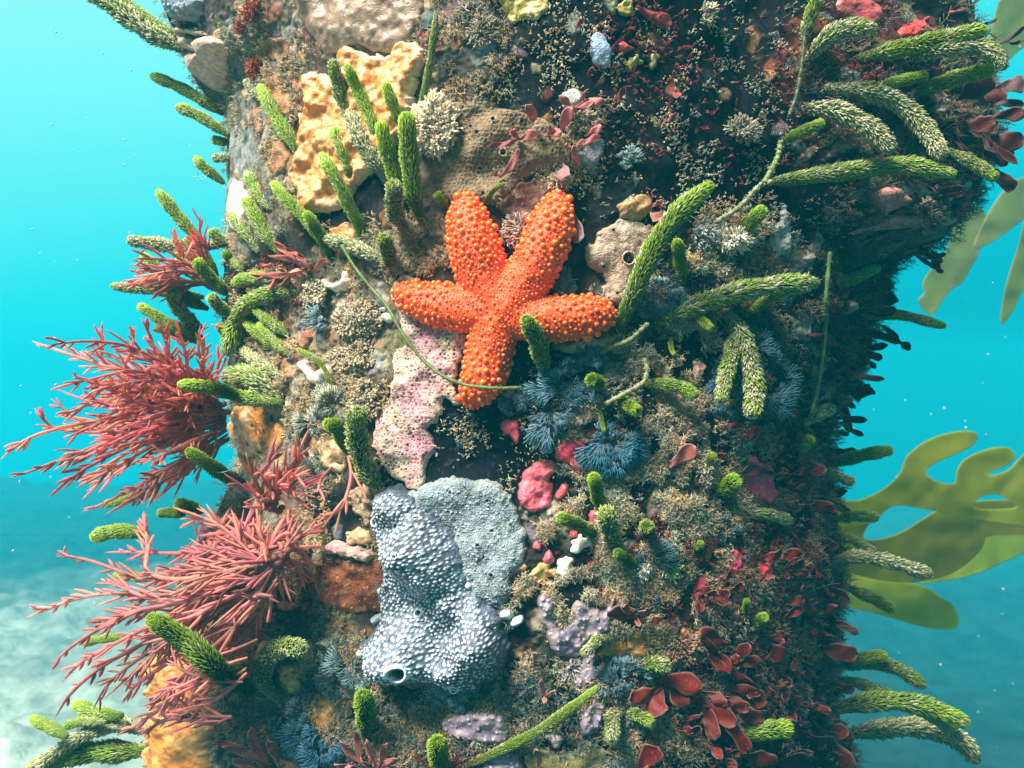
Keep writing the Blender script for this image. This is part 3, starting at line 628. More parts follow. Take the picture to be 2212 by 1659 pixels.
MISC = [
 ('yellow_sponge', 'yellow brown smooth patch right of the blue sponge', t(11, [(270,370),(330,320),(400,320),(450,370),(460,410),(380,450),(300,480),(262,430)]), (.42,.26,.05), (.55,.36,.12)),
 ('white_sponge', 'small bright white sponge right of the grey sponge', t(11, [(550,200),(600,158),(660,158),(692,205),(645,240),(590,272),(552,262)]), (.88,.80,.68), (.88,.8,.66)),
 ('white_sponge', 'cream white sponge strip below the small bright white one', t(11, [(490,290),(552,300),(548,380),(530,445),(470,400),(468,340)]), (.84,.72,.52), (.86,.78,.62)),
 ('orange_crust', 'small light orange leaf shaped crust on the edge of the grey sponge', t(11, [(165,340),(230,328),(272,350),(250,392),(190,372)]), (.58,.32,.16), (.55,.3,.15)),
 ('olive_sponge', 'olive brown sponge with a pale rim at the bottom of the photo', t(11, [(245,1480),(330,1510),(450,1565),(560,1560),(640,1490),(760,1500),(790,1600),(770,1720),(245,1720)]), (.20,.16,.06), (.26,.19,.07)),
 ('amber_sponge', 'amber brown smooth sponge right of the purple sponge', t(11, [(720,900),(800,800),(1000,750),(1060,850),(1000,930),(880,935),(740,945)]), (.34,.15,.02), (.44,.22,.04)),
 ('amber_sponge', 'dark amber patch left of the red leaves at lower right', t(11, [(1250,770),(1320,760),(1390,800),(1360,900),(1290,910)]), (.28,.10,.02), (.35,.15,.03)),
 ('yellow_sponge', 'olive yellow round sponge at the top edge of the photo', [(1070,-30),(1195,-30),(1188,18),(1152,40),(1114,48),(1088,30)], (.50,.38,.08), (.58,.46,.16)),
 ('yellow_sponge', 'small olive yellow round sponge on black wood below the top edge', t(3, [(895,400),(940,350),(985,340),(1008,370),(995,420),(940,460),(900,445)]), (.36,.32,.05), (.44,.40,.10)),
 ('yellow_sponge', 'tiny yellow sponge right of the small round olive one', t(3, [(1060,370),(1095,360),(1115,420),(1080,445),(1045,435)]), (.48,.42,.12), (.52,.45,.2)),
 ('yellow_sponge', 'dull yellow sponge at the top edge beside the red crusts', t(3, [(840,0),(940,-10),(960,60),(900,105),(845,90)]), (.40,.32,.06), (.44,.36,.1)),
 ('pale_blue_crust', 'pale blue white crust on the black wood near the top', t(3, [(675,240),(730,205),(760,265),(820,300),(815,400),(790,445),(720,430),(680,390)]), (.36,.44,.62), (.52,.58,.68)),
 ('pale_blue_crust', 'bluish white crust behind the pink leaves', t(3, [(500,590),(560,570),(630,610),(620,680),(540,710),(490,690)]), (.52,.54,.54), (.60,.6,.55)),
 ('grey_crust', 'grey violet crust under the pink leaves above the sea star', t(3, [(600,960),(700,900),(780,880),(770,1000),(700,1090),(600,1090),(560,1040)]), (.20,.20,.23), (.27,.25,.28)),
 ('orange_sponge', 'ochre orange sponge on the left between the two red seaweeds', [(505,885),(530,872),(560,875),(580,892),(582,930),(566,980),(542,992),(516,970),(502,935)], (.56,.22,.04), (.66,.42,.22)),
 ('orange_sponge', 'small bright orange sponge right of the ochre one on the left', [(574,915),(592,908),(612,925),(616,958),(600,985),(580,975),(570,945)], (.78,.30,.06), (.8,.36,.1)),
 ('tan_sponge', 'pale grey tan sponge below the ochre orange sponge', [(535,1000),(566,985),(600,990),(618,1020),(600,1080),(570,1110),(540,1080),(528,1040)], (.40,.31,.22), (.48,.38,.28)),
 ('orange_sponge', 'rough orange tan sponge left of the pale upright frond', [(692,950),(720,940),(752,962),(758,1000),(735,1022),(705,1018),(690,985)], (.50,.26,.10), (.58,.38,.2)),
 ('orange_sponge', 'thin orange fan shaped sponge below the upright green fronds', t(2, [(640,1500),(720,1455),(800,1462),(845,1500),(800,1575),(720,1565)]), (.74,.28,.05), (.76,.36,.10)),
 ('orange_sponge', 'brownish orange sponge between the sea star and the long green frond', t(3, [(860,1330),(920,1290),(1010,1275),(1065,1310),(1060,1375),(1000,1430),(930,1445),(880,1400)]), (.40,.20,.07), (.50,.26,.1)),
 ('orange_sponge', 'small orange tube sponge above the upper right arm tip', t(3, [(370,1190),(420,1175),(460,1205),(440,1245),(385,1245)]), (.62,.28,.05), (.6,.3,.1)),
 ('orange_sponge', 'big bright orange sponge at the lower left edge of the piling', t(9, [(1080,830),(1170,880),(1200,950),(1340,1000),(1450,1100),(1480,1180),(1450,1290),(1400,1400),(1390,1500),(1420,1700),(1000,1700),(1000,1600),(990,1500),(1040,1450),(1020,1330),(1080,1200),(990,1040),(1000,1000),(1060,920)]), (.68,.22,.03), (.74,.34,.09)),
 ('orange_sponge', 'deep orange lump beside the olive green frond at lower left', t(9, [(1290,1200),(1360,1180),(1400,1240),(1370,1300),(1300,1290)]), (.75,.20,.02), (.75,.24,.03)),
 ('amber_sponge', 'peach and amber lump under the hooked green frond', t(10, [(180,900),(240,820),(340,795),(390,850),(300,900),(230,980),(190,1000)]), (.58,.34,.12), (.74,.45,.28)),
 ('amber_sponge', 'mustard lump right of the hooked green frond', t(10, [(310,1010),(400,960),(480,1000),(490,1150),(430,1195),(340,1120)]), (.42,.27,.08), (.52,.34,.13)),
 ('amber_sponge', 'twin brown orange lobes above the bottom blue fans', t(10, [(530,1190),(620,1150),(700,1250),(705,1380),(650,1440),(550,1370)]), (.34,.15,.03), (.42,.2,.05)),
 ('amber_sponge', 'small tan lump above the rust red crust', t(10, [(770,130),(850,100),(920,130),(920,180),(850,215),(780,195)]), (.42,.25,.12), (.5,.3,.15)),
 ('tan_sponge', 'tan brown sponge left of the top of the blue sponge', t(6, [(740,1560),(850,1500),(920,1480),(930,1600),(910,1760),(830,1700),(780,1620)]), (.36,.22,.13), (.44,.29,.18)),
 ('peach_ascidian', 'round peach ascidian at the top left edge of the piling', t(1, [(1290,260),(1370,230),(1475,290),(1480,400),(1490,480),(1480,580),(1410,595),(1310,540),(1240,450),(1220,390),(1270,350)]), (.56,.33,.25), (.62,.38,.29)),
 ('peach_ascidian', 'pale knobbly ascidian left of the round peach one', t(1, [(1130,200),(1220,178),(1285,260),(1265,340),(1190,335)]), (.48,.36,.28), (.55,.42,.34)),
 ('rust_sponge', 'vertical rusty ridge of sponge left of the orange sheet', t(2, [(280,490),(315,470),(335,600),(390,620),(425,740),(360,765),(290,700),(250,600)]), (.34,.13,.05), (.42,.18,.07)),
 ('rust_sponge', 'lower rusty brown sponge ridge at the left edge of the orange sheet', t(2, [(290,920),(370,900),(390,1000),(370,1120),(290,1150),(270,1040)]), (.30,.13,.05), (.38,.17,.07)),
 ('rust_sponge', 'thin rust brown sponge finger at the left edge near the top', t(2, [(150,680),(185,670),(215,840),(200,880),(175,830)]), (.36,.15,.06), (.40,.18,.08)),
 ('rust_sponge', 'rusty sponge patch near the top left under the red tufts', t(2, [(180,230),(300,240),(400,260),(420,350),(330,420),(240,380)]), (.20,.09,.04), (.26,.12,.05)),
 ('cream_sponge', 'creamy white crust on the left edge of the piling', [(502,396),(520,392),(534,415),(538,460),(528,498),(510,505),(500,480),(498,440)], (.74,.62,.42), (.80,.70,.54)),
 ('salmon_ascidian', 'salmon pink smooth ascidian left of the cream crescent', t(6, [(410,105),(470,70),(500,130),(505,200),(455,212),(425,180)]), (.72,.30,.22), (.76,.36,.28)),
 ('cream_ascidian', 'cream crescent ascidian with fine dots above the tan rubble', t(6, [(625,140),(665,185),(715,170),(745,150),(752,105),(785,95),(802,140),(785,200),(730,232),(670,228),(620,180)]), (.82,.66,.52), (.84,.7,.6)),
 ('cream_ascidian', 'twisted cream pink ascidian left of the tan rubble', t(6, [(445,690),(485,660),(530,700),(560,735),(600,745),(640,700),(682,710),(682,775),(640,785),(632,842),(585,850),(515,790),(500,750)]), (.82,.54,.44), (.84,.64,.54)),
 ('cream_ascidian', 'white round ascidian at the tip of the left arm of the sea star', t(6, [(995,375),(1030,365),(1060,395),(1062,430),(1020,425),(995,405)]), (.90,.84,.72), (.9,.86,.8)),
 ('cream_ascidian', 'tiny white ascidian just above the white round one', t(6, [(975,335),(1000,328),(1015,350),(1000,365),(978,358)]), (.86,.80,.66), (.86,.8,.72)),
 ('salmon_ascidian', 'small salmon ascidian in the brown turf below the red seaweed', t(10, [(345,590),(390,560),(440,580),(435,630),(390,650),(355,630)]), (.72,.22,.16), (.72,.28,.2)),
 ('salmon_ascidian', 'large pink speckled ascidian on the lump at the right edge', t(4, [(838,1290),(870,1230),(930,1212),(1000,1230),(1020,1290),(985,1350),(920,1388),(865,1370)]), (.62,.26,.22), (.66,.3,.26)),
 ('salmon_ascidian', 'smaller pink speckled ascidian below the large one at the right edge', t(4, [(895,1430),(940,1390),(990,1395),(1005,1440),(970,1480),(905,1500),(885,1470)]), (.60,.25,.22), (.64,.3,.26)),
 ('beige_sponge', 'pale beige sponge neck beside the large pink ascidian at right', t(4, [(975,1210),(1030,1160),(1060,1220),(1130,1210),(1190,1200),(1170,1270),(1080,1310),(1020,1290)]), (.46,.40,.34), (.50,.44,.38)),
 ('beige_sponge', 'orange cream crust on the rough lump at the right edge', t(4, [(1340,1380),(1400,1350),(1500,1370),(1520,1440),(1460,1500),(1400,1490),(1370,1440)]), (.50,.32,.20), (.55,.42,.3)),
 ('beige_sponge', 'white ascidian on top of the rough lump at the right edge', t(4, [(1330,1300),(1365,1280),(1392,1305),(1370,1345),(1335,1360),(1310,1340)]), (.66,.56,.52), (.7,.6,.55)),
 ('beige_sponge', 'tall pale grey sponge with holes right of the cream tuft', t(4, [(190,1480),(230,1440),(250,1350),(275,1340),(290,1440),(300,1540),(320,1610),(260,1650),(190,1640),(165,1540)]), (.36,.33,.32), (.42,.38,.36)),
 ('beige_sponge', 'pale pink grey sponge strip near the right edge on dark wood', t(4, [(420,1600),(460,1520),(490,1480),(510,1530),(480,1620),(440,1700),(400,1700)]), (.32,.27,.25), (.36,.3,.28)),
 ('beige_sponge', 'beige sponge with one hole hanging below the green side frond', t(7, [(1140,720),(1180,690),(1220,790),(1290,850),(1320,920),(1300,1000),(1240,1050),(1200,1130),(1165,1140),(1150,1050),(1185,960),(1150,850)]), (.40,.27,.18), (.46,.32,.23)),
 ('beige_sponge', 'pinkish beige sponge knob left of the right hand blue fans', t(7, [(1335,720),(1370,680),(1415,700),(1400,780),(1350,850),(1325,800)]), (.46,.26,.2), (.5,.3,.24)),
 ('tan_sponge', 'tan pink sponge below the right arm of the sea star', t(7, [(420,590),(560,560),(720,520),(830,500),(850,540),(800,590),(720,640),(640,660),(520,620)]), (.42,.24,.15), (.48,.30,.2)),
 ('tan_sponge', 'pink tan sponge beneath the middle blue fans', t(7, [(500,1040),(600,980),(690,940),(720,980),(690,1040),(600,1090),(540,1090)]), (.44,.26,.2), (.5,.32,.25)),
 ('orange_crust', 'small glowing orange lump in a hollow right of the blue fans', t(7, [(1090,900),(1120,880),(1160,900),(1165,940),(1130,985),(1095,960)]), (.48,.10,.01), (.55,.14,.02)),
 ('orange_crust', 'tiny orange lump above the glowing orange one', t(7, [(1080,730),(1110,715),(1135,745),(1130,785),(1095,790)]), (.55,.13,.02), (.6,.2,.04)),
 ('violet_crust', 'dull violet fan shaped crust right of the beige sponge with one hole', t(7, [(1210,1110),(1260,1040),(1320,1010),(1355,1080),(1350,1130),(1290,1150),(1230,1150)]), (.24,.11,.16), (.3,.15,.2)),
 ('violet_crust', 'mauve crust right of the sea star lower arm tip', t(7, [(75,885),(140,865),(240,880),(255,930),(180,950),(110,925)]), (.36,.17,.23), (.42,.22,.28)),
 ('salmon_ascidian', 'pale pink knob in the shade near the dark red leaves at right', t(8, [(630,320),(660,285),(700,300),(700,350),(660,375),(635,350)]), (.40,.24,.18), (.46,.3,.24)),
 ('brown_crust', 'pinkish brown crust under the rubble left of the sea star', t(6, [(470,490),(520,480),(535,540),(500,600),(465,600)]), (.34,.12,.07), (.38,.14,.08)),
 ('beige_sponge', 'pale lump near the bottom beside the thin green runner', t(11, [(380,1450),(460,1400),(500,1440),(500,1490),(440,1510),(400,1500)]), (.52,.42,.38), (.58,.48,.44)),
 ('pink_crust', 'purple pink oval crust under the blue sponge', t(10, [(1145,1260),(1190,1210),(1230,1250),(1225,1320),(1180,1370),(1145,1330)]), (.36,.17,.2), (.44,.24,.26)),
 ('blue_white_sponge', 'blue grey sponge with white dots at the top left corner of the piling', t(1, [(920,-60),(1180,-60),(1190,60),(1150,150),(1090,170),(1000,120),(930,60)]), (.16,.20,.27), (.2,.24,.3)),
]
for nm, lb, pl, c, c2 in MISC:
    kw = {}
    if nm in ('salmon_ascidian', 'cream_ascidian', 'peach_ascidian'):
        kw = dict(H=.0052, edge=.0045, relief=.0006, pores={'auto': [(.0016, .00028, .7, (c[0]*.5, c[1]*.35, c[2]*.3))]} if nm != 'peach_ascidian' else None)
    elif nm in ('orange_sponge', 'rust_sponge'): kw = dict(H=.006 if 'big' in lb or 'lump' in lb else .0014, edge=.004, relief=.0035 if 'big' in lb else .0026, rscale=.006, wob=.0024, pores={'auto': [(.003,.0003,.4,(c[0]*.6,c[1]*.45,c[2]*.4))]})
    elif nm in ('white_sponge', 'yellow_sponge', 'amber_sponge'): kw = dict(H=.0014, edge=.003, relief=.0022, rscale=.0045, wob=.003)
    elif False: pass
    elif nm == 'olive_sponge': kw = dict(H=.002, edge=.004, rim=(.42,.40,.26), relief=.001)
    elif nm in ('beige_sponge', 'tan_sponge'): kw = dict(H=.0014, edge=.003, relief=.0024, rscale=.0045, wob=.0032, pores={'auto': [(.0035,.0004,.5,(c[0]*.3,c[1]*.3,c[2]*.3))]})
    elif nm == 'blue_white_sponge': kw = dict(H=.006, edge=.006, bumps=(.0026,.0007,.0012,(.7,.76,.82),.9), relief=.002)
    else: kw = dict(H=.0018, edge=.003, relief=.001, wob=.0018)
    patch(nm, pl, lb, 'ascidian' if 'ascidian' in nm else ('crust' if 'crust' in nm else 'sponge'), col=c, col2=c2, m=M_wet if nm in ('white_sponge','amber_sponge','cream_ascidian','yellow_sponge','orange_sponge') else M_sp, **kw)
# ---------------------------------------------------------------- the sea star
def sea_star():
    arms = [   # measured centre lines, centre first: (x, y, half width)
     [(1085,662,50),(1052,610,49),(1030,550,52),(1015,495,45),(1008,452,31)],
     [(1100,660,50),(1140,600,48),(1170,545,46),(1190,490,44),(1204,447,30)],
     [(1110,680,46),(1170,688,45),(1225,688,43),(1270,682,40),(1302,680,27)],
     [(1072,690,48),(1062,740,48),(1052,785,46),(1042,820,42),(1022,852,28)],
     [(1070,668,48),(1015,668,46),(960,660,44),(910,650,38),(873,636,25)]]
    th, z, tt_, _ = hit1(1090, 660)
    S = [];
    for a in arms:
        pts = [];
        for (x, y, w) in a:
            r_m = w * 1.16 * .365 / F0; tb = hit1(x, y)[2]
            pts.append(np.append(ray(x, y, tb - r_m * .62), r_m))
        pts = spline(np.array(pts), 26); S.append(pts)
    A = np.concatenate(S); c = A[:26:26, :3][0]
    bm = bmesh.new()
    for p in A:
        r = bmesh.ops.create_icosphere(bm, subdivisions=2, radius=p[3]);
        for v in r['verts']:
            v.co.y *= .86; v.co += Vector(p[:3])
    r = bmesh.ops.create_icosphere(bm, subdivisions=3, radius=.0105)
    cc = np.array([s[0, :3] for s in S]).mean(0)
    for v in r['verts']: v.co.y *= .8; v.co += Vector((cc[0], cc[1] - .0005, cc[2]))
    me = bpy.data.meshes.new('star_raw'); bm.to_mesh(me); bm.free()
    o = bpy.data.objects.new('star_raw', me); COL.objects.link(o)
    m = o.modifiers.new('r', 'REMESH'); m.mode = 'VOXEL'; m.voxel_size = .00065
    s = o.modifiers.new('s', 'SMOOTH'); s.iterations = 7; s.factor = .6
    dg = bpy.context.evaluated_depsgraph_get(); me2 = bpy.data.meshes.new_from_object(o.evaluated_get(dg))
    bpy.data.objects.remove(o)
    n = len(me2.vertices); V = np.empty(n * 3, np.float32); me2.vertices.foreach_get('co', V); V = V.reshape(-1, 3).astype(float)
    Nn = np.empty(n * 3, np.float32); me2.vertices.foreach_get('normal', Nn); Nn = Nn.reshape(-1, 3).astype(float)
    # granular skin
    bumpn = fbm(V[:, 0] / .0022, V[:, 1] / .0022, V[:, 2] / .0022, 5, 2); V2 = V + Nn * (bumpn * .0005)[:, None]
    me2.vertices.foreach_set('co', V2.astype(np.float32).ravel()); me2.update()
    C = np.array([.97, .080, .010]) * (1 + .25 * bumpn[:, None]) + np.array([0, .035, .004]) * sstep(0, .6, bumpn)[:, None]
    a = me2.color_attributes.new('Col', 'FLOAT_COLOR', 'POINT')
    a.data.foreach_set('color', np.concatenate([np.clip(C, 0, 1), np.ones((n, 1))], 1).astype(np.float32).ravel())
    me2.polygons.foreach_set('use_smooth', np.ones(len(me2.polygons), bool)); me2.name = 'body'
    root = empty('sea_star', tuple(cc), 'bright orange red five armed sea star covered in round knobs', 'sea star')
    M1 = mat('star_skin', rough=.4, spec=.5, sss=.2, bump=.5, bscale=1600, var=.12, vscale=500, sscol=(1,.25,.08), frad=.003)
    M2 = mat('star_knob', rough=.3, spec=.6, sss=.25, bump=0, var=.08, vscale=300, sscol=(1,.35,.1), frad=.002)
    link('body', me2, M1, root)
    # knobs: larger along the margins and near the arm tips
    allc = np.concatenate([s for s in S]); u = np.tile(np.linspace(0, 1, 26), 5)
    cand = rng.permutation(n)[:60000]; cand = cand[(Nn[cand, 1] < .35)]
    acc_p = np.zeros((0, 3)); acc_r = np.zeros(0); acc_n = []; acc_c = []
    sizes = []
    P = V[cand]; NN = Nn[cand]
    d2 = ((P[:, None, :] - allc[None, :, :3]) ** 2).sum(-1); k = d2.argmin(1); uu = u[k]
    facing = -NN[:, 1]
    margin = sstep(.75, .15, facing)
    base = .00050 + .00062 * sstep(.30, .85, uu) + .00040 * margin * sstep(.15, .4, uu)
    rr = base * (.48 + 1.15 * rng.random(len(P)) ** 2.6)
    for pas, (lo, cnt) in enumerate(((.0009, 4000), (.00055, 9000), (0., 30000))):
        for i in range(min(cnt, len(P))):
            j = (i * 7 + pas * 3) % len(P)
            if pas < 2 and rr[j] < lo: continue
            if len(acc_r):
                dd = np.sqrt(((acc_p - P[j]) ** 2).sum(1))
                if (dd < (acc_r + rr[j]) * (1.10 if pas < 2 else 1.25)).any(): continue
            acc_p = np.vstack([acc_p, P[j]]); acc_r = np.append(acc_r, rr[j]); acc_n.append(NN[j]); acc_c.append(uu[j])
            if len(acc_r) > 4200: break
    acc_n = np.array(acc_n); acc_c = np.array(acc_c)
    g = Geo()
    col = np.array([.98, .125, .013]) + rng.uniform(-1, 1, (len(acc_r), 1)) * np.array([.04, .05, .008])
    big = acc_r > .0007
    pos = acc_p + acc_n * acc_r[:, None] * .05
    g.balls(pos[big], acc_r[big], col[big] + np.array([0, .03, .004]), 2); g.balls(pos[~big], acc_r[~big], col[~big], 1)
    tag(g.build('knobs', M2, root), kind='stuff')
sea_star()
# ---------------------------------------------------------------- green bottlebrush seaweed fronds
M_fr = mat('green_frond', rough=.45, spec=.45, bump=.0, var=.18, vscale=900, transl=.22)
M_st = mat('stem', rough=.5, spec=.4, bump=.3, var=.25, vscale=700)
G_TIP = np.array([.36, .52, .025]); G_MID = np.array([.185, .275, .016]); G_LOW = np.array([.085, .145, .010])
F_COL = np.array([[.46, .41, .27], [.62, .56, .38], [.24, .21, .12], [.30, .33, .12]])
def frond(pts, r, foul, label, lift=.012, lift0=.001, gain=1.0, roots=0, name='green_frond', group='green bottlebrush fronds', dense=1.0):
    """pts: measured points, TIP first.  foul 0 (clean green) .. 1 (grey brown with growth)"""
    pts = list(pts)[::-1]
    P = path3(pts, lift0, lift)
    P = spline(P, 40)
    if len(pts) > 2: q_ = np.linspace(0, 1, 40)[:, None]; P = P + np.sin(q_ * rng.uniform(3, 6) + rng.uniform(0, 6)) * q_ * rng.normal(size=3) * .0007
    depth = P[:, 1]; rm = r * 1.08 * depth.mean() / F0
    seg = np.concatenate([[0], np.cumsum(np.linalg.norm(np.diff(P, axis=0), axis=1))]); L = seg[-1]
    nr = max(5, int(L / (rm * .12) * dense)); na = 20 if r > 8 else 13
    sN = np.linspace(0, L, nr)
    C0 = np.stack([np.interp(sN, seg, P[:, i]) for i in range(3)], 1)
    T = unit(np.gradient(C0, axis=0)); u = sN / L
    prof = np.minimum(1, .45 + 2.2 * u) * np.sqrt(np.clip(1 - ((u - .88) / .135).clip(0) ** 2, .12, 1))
    prof = prof * (1 + .07 * np.sin(u * 19 + pts[0][0]))
    up = np.cross(T, [.1, -.9, .2]); A = unit(up); B = np.cross(T, A)
    kk = np.arange(na)
    ph = (kk[None] * 2 * math.pi / na + (np.arange(nr) * 2.399)[:, None] + rng.uniform(-.15, .15, (nr, na)) * (1 + foul))
    rad = A[:, None] * np.cos(ph)[..., None] + B[:, None] * np.sin(ph)[..., None]
    lean = np.radians(np.interp(u, [0, .8, 1], [38, 42, 76]))[:, None, None] + rng.uniform(-.12, .12, (nr, na, 1)) * (1 + 2 * foul)
    ln = rm * prof[:, None, None] * (1 + rng.uniform(-.1, .12, (nr, na, 1)) * (1 + 1.5 * foul))
    dirn = rad * np.cos(lean) + T[:, None] * np.sin(lean)
    dirn2 = unit(dirn + T[:, None] * .55)
    core = rad * (ln * .50)
    p0 = C0[:, None] + core
    p1 = p0 + dirn * ln * .42
    p2 = p1 + dirn2 * ln * .33
    SP = np.stack([p0, p1, p2], 2).reshape(-1, 3, 3)
    w = (rm * .092 * (1 + .5 * foul) * prof)[:, None] * np.ones((1, na)); w = w.reshape(-1)
    radii = np.stack([w, w * .8, w * (.12 + .35 * foul)], 1)
    uu = np.repeat(u, na)
    tipf = sstep(.62, 1.0, uu)[:, None] * (1 - .75 * foul)
    c = G_MID * (1 - tipf) + (G_TIP * .8 + G_MID * .2) * tipf
    lowf = sstep(.45, 0., uu)[:, None] * .55; c = c * (1 - lowf) + G_LOW * lowf
    ns = fbm(SP[:, 0, 0] / .004, SP[:, 0, 1] / .004, SP[:, 0, 2] / .004, 9, 2)
    ff = np.clip(foul + ns * .9 * (.25 + foul * (1 - foul) * 2), 0, 1)
    pick = F_COL[rng.integers(0, 4, len(c))]
    hitf = (rng.random(len(c)) < ff)[:, None]
    c = np.where(hitf, pick * (1 - .15 * (1 - foul)) + c * .15, c) * gain * rng.uniform(.82, 1.18, (len(c), 1))
    C = np.stack([c * (.4 + .25 * foul), c * .95, c * (1.7 - .5 * foul) + .015], 1)
    g = Geo(); g.spikes(SP, radii, C, 3)
    cr_ = rm * .53 * prof; cc = G_LOW * (1 - foul) + np.array([.10, .09, .05]) * foul
    ge = None
    if foul > .35:                                  # silt and tiny growth caught in the fronds
        m = int(nr * na * .5 * foul); k = rng.integers(0, len(SP), m)
        b = SP[k, 1] + rng.normal(size=(m, 3)) * rm * .12
        d = unit(rng.normal(size=(m, 3)) + unit(SP[k, 2] - SP[k, 0])); l = rm * rng.uniform(.12, .34, (m, 1))
        ge = Geo(); ge.spikes(np.stack([b, b + d * l], 1), np.stack([np.full(m, rm * .07), np.full(m, rm * .03)], 1), np.array([.42, .38, .27]) * rng.uniform(.4, 1.25, (m, 1)) * gain, 3)
    o = empty(name, tuple(P[0]), label, 'seaweed', group)
    g.build('branchlets', M_fr, o); gc = Geo(); gc.tube(C0, cr_, cc * gain, 8); gc.build('stem', M_fr, o)
    if ge is not None: ge.build('epiphytes', M_fr, o)
    if roots:
        g2 = Geo()
        for i in range(roots):
            k = rng.integers(4, 30); q = P[k].copy(); pl = [q]
            d = unit(np.array([rng.normal() * .5, -.3, -1.0 if rng.random() < .75 else .9]))
            for s_ in range(7): q = q + d * .0016; d = unit(d + rng.normal(size=3) * .35); pl.append(q)
            g2.tube(np.array(pl), np.linspace(.00022, .00010, 8), (.62, .58, .46), 5)
        V = np.concatenate(g2.V) - P[0]; me = mesh_from('rootlets', V, [x for x in ([np.concatenate(g2.Q)] if g2.Q else []) + ([np.concatenate(g2.T)] if g2.T else [])], np.concatenate(g2.C))
        ro = link('rootlets', me, M_st); ro.parent = o
    return o
def runner(pts, r, col, label, lift=.006, group=None, fuzz=0, cat='seaweed stem', name='seaweed_runner', lift0=None):
    P = spline(path3(pts, lift if lift0 is None else lift0, lift), 60); rm = r * P[:, 1].mean() / F0
    g = Geo(); rr = rm * (1 + .15 * np.sin(np.arange(60) * .9)); g.tube(P, rr, np.array(col) * (1 + .45 * fbm(P[:, 0] / .003, P[:, 1] / .003, P[:, 2] / .003, 3, 2))[:, None], 8)
    if fuzz:
        k = rng.integers(0, 60, fuzz); d = unit(rng.normal(size=(fuzz, 3))); b = P[k] + d * rm * .8
        g.spikes(np.stack([b, b + d * rm * rng.uniform(.5, 1.3, (fuzz, 1))], 1), np.array([[rm * .22, rm * .08]]) * np.ones((fuzz, 1)), np.array(col) * rng.uniform(.8, 3.0, (fuzz, 1)), 3)
    tag(g.build(name, M_st, None, P[0]), label, cat, group)
